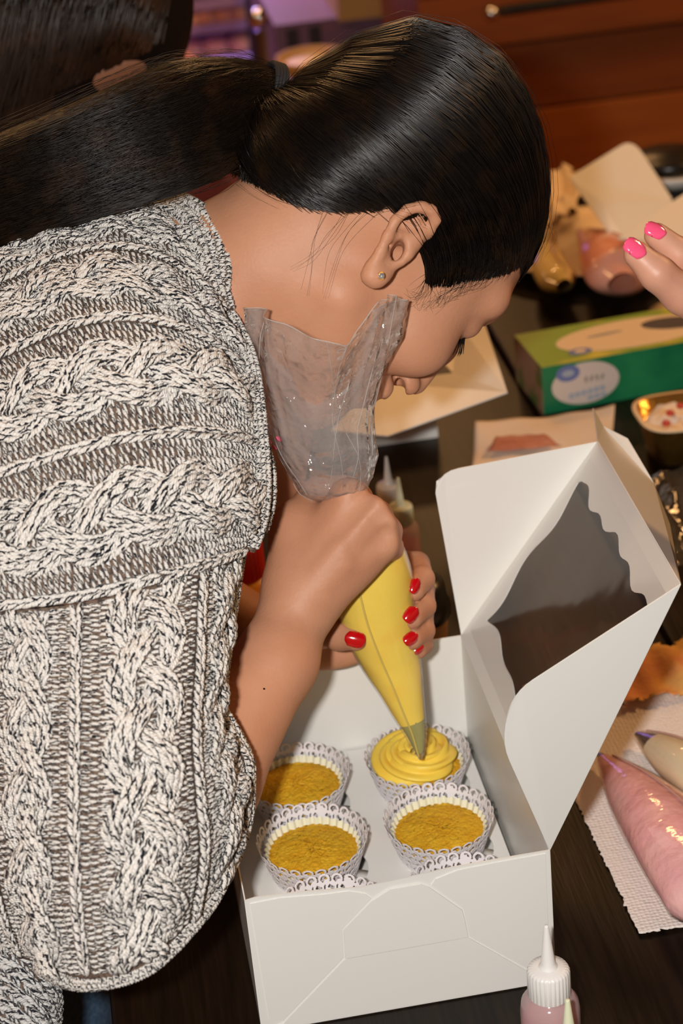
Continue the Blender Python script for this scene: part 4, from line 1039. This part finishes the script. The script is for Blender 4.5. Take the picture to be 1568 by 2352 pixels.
Vv, f = tubes(np.array(pc_), np.full((len(pc_), 24), .00028), 5); o2 = mesh('bag_creases', Vv, f, film_mat('bag_film_crease', .38, rough=.1)); o2.parent = lo_o
sb = o.modifiers.new('creases', 'SUBSURF'); sb.levels = 1; sb.render_levels = 1; sb.subdivision_type = 'SIMPLE'
# a few smears of pink icing inside it
for k, (u, v, d, r) in enumerate(((640, 1008, 1.342, .0017), (618, 1014, 1.344, .0013), (630, 1028, 1.344, .0013))):
    V, f = lathe([(0, 0), (r, 0), (r * .7, .0006), (0, .0009)], 10); V = V * (1, 1.6, 1)
    put(mesh('icing_smear', px(u, v, d) + V @ np.stack([RM[0], RM[1] * .8 + RM[0] * .5, -RM[2]]), f, M['pink_nail']), bag)
# ================================================================== bottles
def bottle(name, label, cat, loc, sc, cap_m, tip_m, body_m, liq_m=None, group=None, lean=0.0, height=.046):
    t = thing(name, label, cat, loc, group); h = height
    V, f = lathe([(0, 0), (.0165, 0), (.0185, .002), (.0187, .008), (.0187, h - .012), (.0178, h - .006), (.0145, h - .001), (.0105, h + .001), (.0100, h + .004)], 48); mesh('bottle_body', V * sc, f, body_m, t)
    if liq_m:
        V, f = lathe([(0, .001), (.0176, .001), (.0176, h * .62), (.0120, h * .64), (0, h * .62)], 40); mesh('icing', V * sc, f, liq_m, t)
    n = 120; prof = [(.0128, h), (.0132, h + .001), (.0130, h + .0185), (.0122, h + .0205), (.0085, h + .0212), (.0058, h + .0220)]
    V = np.array([[(r + (.00035 * (1 if (k // 2) % 2 else -1) if 0 < q < 3 else 0)) * math.cos(2 * PI * k / n) for k in range(n)] for q, (r, z) in enumerate(prof)])
    W_ = np.array([[(r + (.00035 * (1 if (k // 2) % 2 else -1) if 0 < q < 3 else 0)) * math.sin(2 * PI * k / n) for k in range(n)] for q, (r, z) in enumerate(prof)])
    Z = np.array([[z] * n for r, z in prof]); mesh('cap', np.stack([V, W_, Z], -1).reshape(-1, 3) * sc, grid_faces(6, n, True), cap_m, t)
    V, f = lathe([(.0066, h + .0212), (.0056, h + .0225), (.0045, h + .0250), (.0016, h + .053), (.0012, h + .0538), (0, h + .0538)], 32); mesh('tip', V * sc, f, tip_m, t)
    return t
b0 = py(1258, 2290, -.062)
bottle('squeeze_bottle', 'squeeze bottle with white ribbed cap and white tip beside the box front', 'bottle', (b0[0] + .001, -.062, 0), 1.0, M['white_plastic'], M['white_plastic'], M['bottle_pink'], M['liquid_pink'])
b1 = py(1295, 2245, -.105)
bottle('squeeze_bottle', 'squeeze bottle with pale green tip cut by the bottom edge of the photo', 'bottle', (b1[0] + .0015, -.105, 0), .95, M['green_tip'], M['green_tip'], M['bottle_yellow'], M['yellow_frost'], height=.028)
c0 = pz(906, 1290, 0); c1 = pz(932, 1330, 0)
bottle('squeeze_bottle', 'farther of two pale squeeze bottles standing behind the fist', 'bottle', (c0[0], c0[1], 0), .82, M['white_plastic'], M['white_plastic'], M['bottle_pink'], M['liquid_pink'], height=.076)
bottle('squeeze_bottle', 'nearer of two pale squeeze bottles behind the fist, with a short yellowish tip', 'bottle', (c1[0], c1[1], 0), .82, M['green_tip'], M['green_tip'], M['bottle_pink'], M['liquid_pink'], height=.070)
c2 = pz(575, 1480, 0)
bottle('sauce_bottle', 'red and yellow bottle glimpsed between pullover and forearm', 'bottle', (c2[0], c2[1], 0), 1.5, M['red_plastic'], M['red_plastic'], M['orange_plastic'])
# kraft cup with black lid behind the box
c3 = pz(962, 1530, 0)
kc = thing('paper_cup', 'brown paper cup with a black lid behind the box, beside the hand', 'cup', (c3[0], c3[1], 0))
V, f = lathe([(0, 0), (.022, 0), (.023, .002), (.0275, .055), (.0275, .056)], 40); mesh('cup_body', V, f, M['kraft'], kc)
V, f = lathe([(.0285, .050), (.0295, .052), (.0295, .060), (.0275, .064), (.0255, .078), (.018, .084), (0, .085)], 40); mesh('cup_lid', V, f, M['black'], kc)

# ================================================================== papers and bags on the right
def quilt_mat():
    mt, nt, bs = node_mat('quilted_paper_towel'); bs.inputs['Base Color'].default_value = (.80, .73, .68, 1); bs.inputs['Roughness'].default_value = .9; bs.inputs['Specular IOR Level'].default_value = .1
    tc = nt.nodes.new('ShaderNodeTexCoord'); vo = nt.nodes.new('ShaderNodeTexVoronoi'); vo.inputs['Scale'].default_value = 330; vo.inputs['Randomness'].default_value = .35
    nt.links.new(tc.outputs['Object'], vo.inputs['Vector']); bp = nt.nodes.new('ShaderNodeBump'); bp.inputs['Strength'].default_value = .8; bp.inputs['Distance'].default_value = .0012
    nt.links.new(vo.outputs['Distance'], bp.inputs['Height']); nt.links.new(bp.outputs[0], bs.inputs['Normal']); return mt
M['towel'] = quilt_mat()
def sheet(name, label, cat, P4, m_, z=.0012, nx=40, ny=40, wave=.0015, fray=.0, group=None, seed=0):
    r_ = np.random.default_rng(seed); P4 = np.array(P4, float); a = np.linspace(0, 1, nx); b = np.linspace(0, 1, ny); V = []
    for i, s in enumerate(a):
        for j, t in enumerate(b):
            p = (P4[0] * (1 - s) + P4[1] * s) * (1 - t) + (P4[3] * (1 - s) + P4[2] * s) * t; p = np.array((p[0], p[1], 0))
            if fray and (i in (0, nx - 1) or j in (0, ny - 1)): p[:2] += r_.normal(0, fray, 2)
            p[2] = z + wave * (1 + math.sin(5 * s + seed) * math.sin(7 * t + 2 * seed) + .4 * math.sin(17 * s + 9 * t)); V.append(p)
    c = P4.mean(0); V = np.array(V); o = mesh(name, V - (c[0], c[1], 0), grid_faces(nx, ny), m_); o.location = (c[0], c[1], 0)
    so = o.modifiers.new('thickness', 'SOLIDIFY'); so.thickness = .0006; tag(o, label, cat, group); return o
sheet('paper_towel', 'white quilted paper towel lying under the pink piping bag', 'paper towel', [(.2600, .028, 0), (.47, .020, 0), (.47, .345, 0), (.2560, .345, 0)], M['towel'], .0010, 120, 120, .0008, .0006, seed=1)
q = [pz(1425, 1640), pz(1640, 1600), pz(1640, 1480), pz(1445, 1515)]
sheet('tissue', 'orange stained crumpled tissue on the table behind the paper towel', 'tissue', q, M['tissue'], .004, 40, 30, .0055, .002, seed=3)
q = [pz(1480, 1330), pz(1640, 1330), pz(1640, 1085), pz(1470, 1110)]
sheet('cellophane', 'crumpled clear cellophane glinting on the dark table behind the lid', 'wrapping', q, M['cello'], .004, 46, 46, .006, .001, seed=4)
M['seam'] = mat('film_fold', (.55, .33, .28), .25)
def lying_bag(name, label, tip, mid, end, r, m_, film=True, group=None, tiplen=.25, flat=.72, zoff=0.0):
    tip, mid, end = [np.array(x, float) for x in (tip, mid, end)]
    t = thing(name, label, 'piping bag', (mid[0], mid[1], 0), group)
    tt = np.linspace(0, 1, 40); C0 = (1 - tt)[:, None] ** 2 * tip + 2 * (tt * (1 - tt))[:, None] * mid + tt[:, None] ** 2 * end
    prof = .0035 + (r - .0035) * np.sin(np.minimum(tt * 1.25, 1) * PI / 2) ** 1.15; prof *= np.where(tt > .9, 1 - (tt - .9) * 5.5, 1)
    T = np.gradient(C0, axis=0); T /= np.linalg.norm(T, axis=1, keepdims=True); A = np.cross(T, (0, 0, 1.)); A /= np.linalg.norm(A, axis=1, keepdims=True); B = np.cross(A, T)
    C0 = C0.copy(); C0[:, 2] = np.maximum(C0[:, 2], prof * flat + .0045 + zoff)
    a = np.arange(36) / 36 * 2 * PI
    def sweep(add, lo, hi):
        rr = (prof + add)[lo:hi, None] * (1 + .05 * np.sin(3 * a[None] + 9 * tt[lo:hi, None]) * tt[lo:hi, None])
        P = C0[lo:hi, None] + rr[..., None] * (np.cos(a)[None, :, None] * A[lo:hi, None] + flat * np.sin(a)[None, :, None] * B[lo:hi, None])
        return P.reshape(-1, 3), grid_faces(hi - lo, 36, True)
    k = int(40 * tiplen)
    V, f = sweep(0, k - 2, 40); put(mesh('icing_filling', V, f, m_), t)
    V, f = sweep(-.0008, 0, k); put(mesh('nozzle', V, f, M['steel']), t)
    if film:
        V, f = sweep(.0010, 2, 40); fo_ = put(mesh('bag_film', V, f, M['film_thin']), t)
        sp_ = C0[4:38] + (prof[4:38] + .0014)[:, None] * (.35 * A[4:38] * (1 if A[20] @ RM[0] > 0 else -1) + .93 * flat * B[4:38]); Vv, f = tubes(sp_[None], np.full((1, 34), .0008), 5)
        o_ = mesh('bag_seam', Vv, f, M['seam']); o_.parent = fo_
    return t
P0, P1, P2 = pz(1376, 1733, .012), pz(1490, 1840, .030), pz(1690, 2110, .034)
lying_bag('piping_bag', 'piping bag filled with pink icing lying on the paper towel', P0, P1, P2, .034, M['pink_frost'], tiplen=.12)
P0, P1, P2 = pz(1463, 1686, .012), pz(1540, 1728, .020), pz(1720, 1850, .026)
lying_bag('piping_bag', 'piping bag of cream coloured icing with metal nozzle at the right edge', P0, P1, P2, .024, M['cream_frost'], tiplen=.30)
# napkin behind the lid
q = [pz(1085, 1110), pz(1400, 1075), pz(1412, 945), pz(1092, 985)]
nk = sheet('paper_napkin', 'beige paper napkin with a red brown smear lying behind the box lid', 'napkin', q, M['napkin'], .003, 30, 30, .0025, seed=5)
sm = sheet('smear', 'x', 'x', [pz(1120, 1062), pz(1290, 1050), pz(1250, 1022), pz(1140, 1028)], M['stain'], .0105, 14, 14, .0012, seed=6)
del sm['label'], sm['category']
sm.parent = nk; sm.matrix_parent_inverse = Matrix.Translation(-nk.location)
# green printed box
gA, gB = pz(1248, 952), pz(1700, 868)
dx = gB - gA; L = .33; dx = dx / np.linalg.norm(dx); dy = np.array((-dx[1], dx[0], 0)); gh, gd = .052, .088
def gp(a, b, c): return gA + dx * a + dy * b + np.array((0, 0, c))
gb = thing('food_bag_box', 'green printed cardboard box with a white oval label and blue emblem', 'box', tuple(gA))
def face(name, P, m_, par=gb): return put(slab(name, P, .0006, m_), par)
face('front_face', [gp(0, 0, 0), gp(L, 0, 0), gp(L, 0, gh), gp(0, 0, gh)], M['box_green'])
face('top_face', [gp(0, 0, gh), gp(L, 0, gh), gp(L, gd, gh), gp(0, gd, gh)], M['box_lime'])
face('end_face', [gp(0, 0, 0), gp(0, gd, 0), gp(0, gd, gh), gp(0, 0, gh)], M['box_end'])
face('end_face', [gp(L, 0, 0), gp(L, gd, 0), gp(L, gd, gh), gp(L, 0, gh)], M['box_end'])
face('back_face', [gp(0, gd, 0), gp(L, gd, 0), gp(L, gd, gh), gp(0, gd, gh)], M['box_green'])
face('bottom_face', [gp(0, 0, .0006), gp(L, 0, .0006), gp(L, gd, .0006), gp(0, gd, .0006)], M['box_green'])
def oval(name, cx, cz, rx, rz, m_, off, onf=True, n=32, rot=0):
    P = []
    for k in range(n):
        a = 2 * PI * k / n; x, z = rx * math.cos(a), rz * math.sin(a); x, z = x * math.cos(rot) - z * math.sin(rot), x * math.sin(rot) + z * math.cos(rot)
        P.append(gp(cx + x, -off, cz + z) if onf else gp(cx + x, cz + z, gh + off))
    return put(slab(name, P, .0003, m_), gb)
oval('label_oval', .0455, .027, .036, .023, M['print_white'], .0007)
oval('emblem', .0270, .041, .0125, .0090, M['print_blue'], .0011); oval('emblem_centre', .0270, .0412, .0065, .0036, M['print_pale_blue'], .0015)
for k in range(4): oval('print_stroke', .046 + .0058 * k, .031, .0016, .0036, M['print_grey'], .0012, rot=-.3 * (k % 2))
for k in range(6): oval('print_stroke', .030 + .0066 * k, .0155 + .0006 * k, .0030, .0032, M['print_pale_blue'], .0012)
for k in range(3): oval('print_stroke', .050 + .007 * k, .0100 + .0006 * k, .0034, .0026, M['print_pale_blue'], .0012)
oval('top_panel', .115, .042, .085, .034, M['print_cream'], .0007, False); oval('emblem', .048, .020, .0125, .0075, M['print_blue'], .0010, False); oval('emblem_centre', .048, .020, .006, .0035, M['print_cream'], .0013, False)
oval('print_stroke', .085, .050, .020, .0028, M['print_grey'], .0010, False, rot=.06); oval('print_picture', .160, .048, .034, .015, M['print_dark'], .0010, False, rot=-.2)
oval('print_picture', .188, .028, .020, .010, M['print_dark'], .0010, False, rot=-.5)
# gold foil cup of sweets
c4 = pz(1560, 1035); fc = thing('foil_cup', 'gold foil cup of white sweets at the right edge beside the green box', 'cup', (c4[0], c4[1], 0))
def sq_lathe(prof, n=48):
    V = []
    for r, z in prof:
        for k in range(n):
            a = 2 * PI * k / n; q = (abs(math.cos(a)) ** 3.2 + abs(math.sin(a)) ** 3.2) ** (-1 / 3.2); V.append((r * q * math.cos(a), r * q * math.sin(a), z))
    return np.array(V), grid_faces(len(prof), n, True)
V, f = sq_lathe([(0, .0005), (.030, .0005), (.0385, .040), (.0405, .041), (.0405, .0425), (.0380, .042), (.0330, .024), (0, .022)]); mesh('cup_wall', V, f, M['foil'], fc)
V, f = sq_lathe([(.0382, .0432), (.0422, .0432), (.0422, .0415), (.0400, .0405)]); mesh('cup_rim', V, f, M['print_cream'], fc)
r_ = np.random.default_rng(3); nr, na = 14, 40; V = []
for i in range(nr):
    for k in range(na):
        a = 2 * PI * k / na; r = .0355 * i / (nr - 1); V.append((r * math.cos(a), r * math.sin(a), .030 + .0035 * r_.random() + .004 * math.sin(3 * a + 90 * r)))
o = mesh('sweets', V, grid_faces(nr, na, True), M['crumb'], fc); o['kind'] = 'stuff'
for k, (x, y) in enumerate(((-.018, -.016), (-.008, .004), (.012, -.010), (.006, .016))):
    V, f = lathe([(0, -.003), (.003, -.0022), (.0042, 0), (.003, .0022), (0, .003)], 12); o = mesh('red_sweet', V, f, M['candy_red']); o.location = (c4[0] + x, c4[1] + y, .040)
    tag(o, ('red sweet nearest the left front corner of the foil cup', 'red sweet in the middle of the foil cup', 'red sweet at the right front of the foil cup', 'red sweet farthest back in the foil cup')[k], 'sweet', 'red sweets in the foil cup')
# small plate at the right edge under the reaching hand
c5 = pz(1590, 742); V, f = lathe([(0, .003), (.030, .003), (.048, .010), (.049, .011), (.030, .0045), (0, .0045)], 40); o = mesh('small_plate', V, f, M['plate']); o.location = (c5[0], c5[1], 0)
tag(o, 'small beige paper plate at the right edge behind the green box', 'plate')

# ================================================================== far table things
wb = thing('cake_box', 'open white card box behind the face, its lid pointing right', 'box', tuple(pz(900, 1010)))
def wpan(name, pts, m_=None, th=.0012): return put(slab(name, [px(*q) for q in pts], th, m_ or M['card']), wb)
wpan('lid_panel', [(1165, 902, 1.86), (890, 1002, 1.80), (760, 990, 1.82), (860, 880, 1.90), (1040, 858, 1.93)])
wpan('lid_flap', [(1165, 902, 1.86), (1040, 858, 1.93), (985, 800, 1.98), (1050, 738, 2.03), (1112, 742, 2.02)])
a, b = pz(620, 1060), pz(870, 1010); w0 = np.array((a[0], a[1], 0)); ex = np.array((.17, 0, 0)); ey = np.array((0, .15, 0)); hz_ = np.array((0, 0, .07))
for nm, P in (('front_panel', [w0, w0 + ex, w0 + ex + hz_, w0 + hz_]), ('back_panel', [w0 + ey, w0 + ey + ex, w0 + ey + ex + hz_, w0 + ey + hz_]), ('side_panel', [w0, w0 + ey, w0 + ey + hz_, w0 + hz_]), ('side_panel', [w0 + ex, w0 + ex + ey, w0 + ex + ey + hz_, w0 + ex + hz_]), ('base_panel', [w0, w0 + ex, w0 + ex + ey, w0 + ey])):
    put(slab(nm, P, .0012, M['card']), wb)
fb = thing('cake_box', 'white card box with a raised rounded lid at the far end of the table', 'box', tuple(pz(1450, 520)))
def fpan(name, pts, rad=None, m_=None):
    P = np.array([px(*q) for q in pts]); P = rounded(P, rad) if rad else P; return put(slab(name, P, .0014, m_ or M['card']), fb)
fpan('lid_panel', [(1306, 408, 2.43), (1452, 318, 2.53), (1545, 462, 2.48), (1385, 470, 2.41)], [.008, .028, .006, .0])
fpan('lid_side', [(1306, 408, 2.43), (1385, 470, 2.41), (1425, 540, 2.39), (1405, 545, 2.385)])
fpan('lid_front', [(1385, 470, 2.41), (1545, 462, 2.48), (1520, 505, 2.45), (1425, 540, 2.39)], m_=M['card'])
gq = pz(1425, 545); fpan('tray_flap', [(1418, 548, 2.30), (1580, 440, 2.40), (1640, 500, 2.36), (1600, 562, 2.28)], m_=M['card_in'])
# dark dish
c6 = pz(1540, 415); V, f = lathe([(0, 0), (.04, 0), (.052, .012), (.053, .020), (.050, .020), (.038, .006), (0, .006)], 40)
o = mesh('dish', V, f, M['card']); o.location = (c6[0], c6[1], 0); tag(o, 'white dish at the far right end of the table', 'dish')
V, f = lathe([(0, .0), (.046, .0), (.046, .012), (.040, .016), (0, .017)], 40); o = mesh('pan_lid', V, f, M['black']); o.location = (c6[0] - .002, c6[1], .021); tag(o, 'round black lid lying on the white dish', 'lid')
# plate with two bags
c7 = pz(1385, 585); n = 60; pr = [(0, .004), (.080, .004), (.100, .012), (.118, .020), (.119, .021), (.100, .014), (.080, .006), (0, .006)]
V, f = lathe(pr, n); V = V * (1.15, .95, 1); o = mesh('paper_plate', V, f, M['plate']); o.location = (c7[0], c7[1], 0); tag(o, 'beige paper plate with icing bags on the far part of the table', 'plate')
lying_bag('piping_bag', 'pale yellow icing bag curled at the left of the far paper plate', pz(1275, 520, .03), pz(1228, 610, .03), pz(1295, 655, .035), .021, M['yellow_frost'], tiplen=.1, zoff=.012)
lying_bag('piping_bag', 'orange pink icing bag heaped in the middle of the far paper plate', pz(1330, 530, .03), pz(1395, 570, .04), pz(1430, 650, .04), .037, M['orange_frost'], tiplen=.1, zoff=.012)
q = [pz(1235, 560), pz(1330, 520), pz(1330, 430), pz(1240, 440)]
sheet('cellophane', 'crumpled cellophane heap left of the far paper plate', 'wrapping', q, M['plate'], .012, 24, 24, .010, .002, seed=8)

# ================================================================== reaching hand at the right
hp = thing('person', 'hand with bright pink nails reaching in from the right edge', 'person', tuple(px(2300, 1150, 1.40)))
S3 = Solid(); S3.group()
kn = [(1660, 700, 1.300), (1690, 760, 1.290), (1700, 830, 1.290), (1690, 900, 1.300)]
wr = px(1900, 980, 1.36)
for (u, v, d), r in zip(kn, (.0115, .012, .0115, .0105)): S3.cone(wr, px(u, v, d), .024, r, .012)
def fg(pts, rs): S3.chain(sub3(pts), rs, .004)
fg([(1690, 760, 1.290), (1565, 676, 1.262), (1508, 628, 1.252), (1462, 584, 1.250)], [.0125, .0118, .0104, .0082])
fg([(1660, 700, 1.300), (1610, 640, 1.290), (1560, 585, 1.278), (1508, 541, 1.272)], [.0120, .0112, .0098, .0080])
fg([(1700, 830, 1.290), (1640, 830, 1.262), (1625, 880, 1.262), (1640, 920, 1.27)], [.012, .0110, .0098, .0085])
fg([(1690, 900, 1.300), (1650, 910, 1.275), (1645, 950, 1.27), (1660, 980, 1.28)], [.011, .0100, .0085, .0075])
fg([(1860, 920, 1.36), (1760, 780, 1.35), (1700, 700, 1.345), (1650, 660, 1.34)], [.018, .014, .0115, .010])
S3.chain([wr, px(2300, 1150, 1.40), px(2600, 1250, 1.42)], [.024, .036, .045], .012)
V, Q = S3.mesh_arrays((.22, -.35, -.10), (.75, .40, .55), .0021); V = smooth_mesh(V, Q, 2, .4); put(mesh('body', V, Q, M['skin_fair']), hp)
nail(hp, M['pink_nail'], 1459, 569, 1.2408, (-.80, -.62, 0), (.12, -.42), .0145, .0108)
nail(hp, M['pink_nail'], 1505, 528, 1.2640, (-.88, -.40, 0), (.10, -.45), .0135, .0100)

# ================================================================== second woman behind
p2 = thing('person', 'dark haired woman in a pink top behind the ponytail, at the top left', 'person', (-.45, 1.0, -.74))
S2 = Solid(); S2.group()
hc = px(215, 30, 1.95)
S2.ell(hc, (.085, .095, .10), None, .02); S2.ell(px(290, 110, 1.93), (.050, .060, .065), None, .02)
S2.ell(px(252, 178, 1.90), (.066, .017, .045), np.stack([RM[0] * .92 - RM[1] * .39, RM[1] * .92 + RM[0] * .39, RM[2]]), .01)
S2.chain([px(250, 130, 1.96), px(200, 300, 2.0)], [.05, .055], .03)
V, Q = S2.mesh_arrays(hc - .28, hc + .28, .004); put(mesh('body', V, Q, M['skin_dimmed']), p2)
S2b = Solid(); S2b.group()
S2b.chain([px(560, 420, 2.02), px(250, 380, 2.03), px(-100, 700, 2.05), (-.45, 1.0, -.2)], [.09, .12, .14, .15], .05)
S2b.chain([px(540, 330, 2.00), px(560, 470, 1.97), px(620, 640, 1.96)], [.060, .05, .045], .03)
V, Q = S2b.mesh_arrays((-.85, .4, -.4), (.35, 1.5, .62), .008); put(mesh('pink_top', V, Q, M['pink_cloth']), p2)
SL = Solid(); SL.group(); SL.chain([(-.45, .92, -.2), (-.45, .9, -.74)], [.1, .07], .02); SL.chain([(-.45, 1.1, -.2), (-.45, 1.12, -.74)], [.1, .07], .02)
V, Q = SL.mesh_arrays((-.7, .7, -.74), (-.2, 1.3, 0), .012); put(mesh('trousers', V, Q, M['dark_cloth']), p2)
SHH = Solid(); SHH.group(); SHH.ell(px(165, 0, 1.93), (.112, .125, .112), None, .02); SHH.ell(px(40, 130, 1.92), (.085, .09, .11), None, .04); SHH.ell(px(-60, 260, 1.92), (.07, .07, .10), None, .04); SHH.ell(px(288, 10, 1.90), (.042, .06, .085), None, .03)
SHH.ell(px(300, 185, 1.80), (.050, .10, .033), np.stack([RM[0], RM[2], RM[1]]), .02, 's')
V, Q = SHH.mesh_arrays(px(150, 80, 1.92) - .3, px(150, 80, 1.92) + .3, .004); h2 = put(mesh('hair', V, Q, M['hair_scalp']), p2)
# wavy locks lying on that hair
n, K = 900, 20; st = rng.random((n, 2)); t = np.linspace(0, 1, K)[None]
u0 = -120 + 540 * st[:, :1]; u1 = -260 + 560 * (st[:, :1] * .9 + .1 * st[:, 1:]); ph = rng.normal(0, 1, (n, 1))
uu = u0 + (u1 - u0) * t + 16 * np.sin(6 * t + ph) * t; vv = -130 + 440 * t * (.75 + .5 * st[:, 1:])
rays = np.stack([(uu - 784) / F, (vv - 1176) / F, np.ones_like(uu)], -1) @ RM; d = np.full(uu.shape, 1.6)
for _ in range(26): d = np.minimum(d + .8 * np.maximum(SHH(CAM + d[..., None] * rays), 0), 2.3)
P = CAM + (d - .002 - .004 * st[:, 1:])[..., None] * rays; hit = (d < 2.1) & ~((uu > 120) & (vv > 205 - .45 * (uu - 150))); paths = []
for k in range(n):
    m_ = hit[k].argmin() if not hit[k].all() else K
    if m_ >= 6: paths.append(cr(P[k, :m_], np.linspace(0, m_ - 1, 12)))
P = np.array(paths); Vv, f = tubes(P, np.full(P.shape[:2], .0011), 4); o = mesh('hair_locks', Vv, f, M['hair_brown']); o.parent = h2; o['kind'] = 'stuff'

# ================================================================== display case and cabinet in the background
YD = 3.2
def wbx(u0, v0, u1, v1, Y, dpt):
    a, b = py(u0, v1, Y), py(u1, v0, Y); c = py(u0, v0, Y); return (min(a[0], c[0]), Y, a[2]), (b[0], Y + dpt, b[2])
dc = thing('display_case', 'lilac lit pastry display case glowing in the background', 'display case', tuple(py(520, 160, YD)))
z0 = py(510, 175, YD)[2]; xa, xb = py(330, 80, YD)[0], py(622, 80, YD)[0]
def zc(v, u=510): return py(u, v, YD)[2]
put(box('case_base', (xa, YD, -.74), (xb, YD + .5, zc(150)), M['purple_dark']), dc)
put(box('case_back', (xa, YD + .42, zc(150)), (xb, YD + .45, .5), M['lilac']), dc)
put(box('case_side', (xb - .045, YD, zc(150)), (xb, YD + .42, .5), M['purple_dark']), dc)
put(box('case_top', (xa, YD, .45), (xb, YD + .5, .5), M['purple_dark']), dc)
for v in (60, 4, -52): put(box('shelf', (xa, YD + .02, zc(v) - .018), (xb - .045, YD + .40, zc(v)), M['lilac_shelf']), dc)
put(box('shelf', (xa, YD + .0, zc(135) - .02), (xb - .045, YD + .40, zc(135)), M['lilac_shelf']), dc)
lg = bpy.data.lights.new('case_light', 'AREA'); lg.shape = 'RECTANGLE'; lg.size = .35; lg.size_y = .05; lg.energy = 13; lg.color = (.75, .55, 1.0)
lo_ = bpy.data.objects.new('case_light', lg); COL.objects.link(lo_); lo_.location = ((xa + xb) / 2, YD + .05, .40); lo_.rotation_euler = (.35, 0, 0); put(lo_, dc)
for k, u in enumerate((432, 472, 515, 556)):
    V, f = lathe([(0, 0), (.030, 0), (.035, .010), (.031, .024), (.018, .033), (0, .035)], 24); o = mesh('pastry', V, f, M['pastry']); q = py(u, 45, YD + .05); o.location = (q[0], YD + .06, zc(60))
    tag(o, ('leftmost', 'second from left', 'third from left', 'rightmost')[k] + ' glazed pastry on the upper shelf of the lilac case', 'pastry', 'pastries in the display case')
for k, u in enumerate((440, 500, 560)):
    V, f = lathe([(0, 0), (.030, 0), (.035, .010), (.031, .024), (.018, .033), (0, .035)], 24); o = mesh('pastry', V, f, M['pastry']); q = py(u, 130, YD + .05); o.location = (q[0], YD + .06, zc(135))
    tag(o, ('left', 'middle', 'right')[k] + ' glazed pastry on the lower shelf of the lilac case', 'pastry', 'pastries low in the display case')
# chrome post
q = py(602, 120, 2.62); po = thing('chrome_post', 'slim chrome post with a ball top beside the display case', 'post', (q[0], 2.62, -.74))
V, f = lathe([(0, 0), (.035, 0), (.035, .01), (.012, .02), (.012, q[2] + .74 + .040), (0, q[2] + .74 + .040)], 24); mesh('pole', V, f, M['chrome'], po)
V, f = lathe([(.018 * math.sin(a), -.018 * math.cos(a)) for a in np.linspace(0.01, PI - .01, 14)], 24); mesh('ball', V + (0, 0, q[2] + .74 + .062), f, M['chrome'], po)
# mauve cabinet
YM = 2.75
cb = thing('mauve_cabinet', 'mauve cabinet with a tan top right of the display case', 'cabinet', tuple(py(800, 150, YM)))
xa, xb = py(632, 80, YM)[0], py(955, 60, YM)[0]
zt = py(860, 30, YM)[2]
put(box('cabinet_body', (xa, YM, -.74), (xb, YM + .4, zt), M['mauve']), cb)
put(box('cabinet_top', (py(770, 10, YM)[0], YM - .03, zt), (xb + .1, YM + .42, zt + .05), M['tan']), cb)
for u in (655, 708): 
    x = py(u, 60, YM)[0]; put(box('gap', (x, YM - .004, -.5), (x + .022, YM, zt - .01), M['mauve_dark']), cb)
put(box('cabinet_door', (py(735, 60, YM)[0], YM - .008, -.5), (py(820, 60, YM)[0], YM, zt - .015), M['mauve']), cb)
q = pz(700, 135, 0); 
yb = py(715, 120, 2.4); bl = thing('yellow_bowl', 'small yellow bowl beyond the head, under the mauve cabinet', 'bowl', (yb[0], 2.4, yb[2] - .05))
V, f = lathe([(0, 0), (.03, 0), (.06, .035), (.062, .045), (.058, .045), (.028, .008), (0, .006)], 32); mesh('bowl_wall', V, f, M['tan'], bl)
V, f = lathe([(0, .042), (.03, .040), (.052, .032)], 32); mesh('bowl_filling', V, f, M['yellow_frost'], bl)
sd_ = thing('stool', 'tan stool top carrying the yellow bowl', 'stool', (yb[0], 2.4, -.74)); zb = yb[2] - .05 + .74
V, f = lathe([(0, zb - .03), (.115, zb - .03), (.12, zb - .015), (.115, zb), (0, zb)], 40); mesh('stool_top', V, f, M['tan'], sd_)
for a in (0.6, 2.2, 3.7, 5.3):
    V, f = lathe([(.014, 0), (.014, zb - .03)], 10); mesh('leg', V + (.085 * math.cos(a), .085 * math.sin(a), 0), f, M['tan'], sd_)
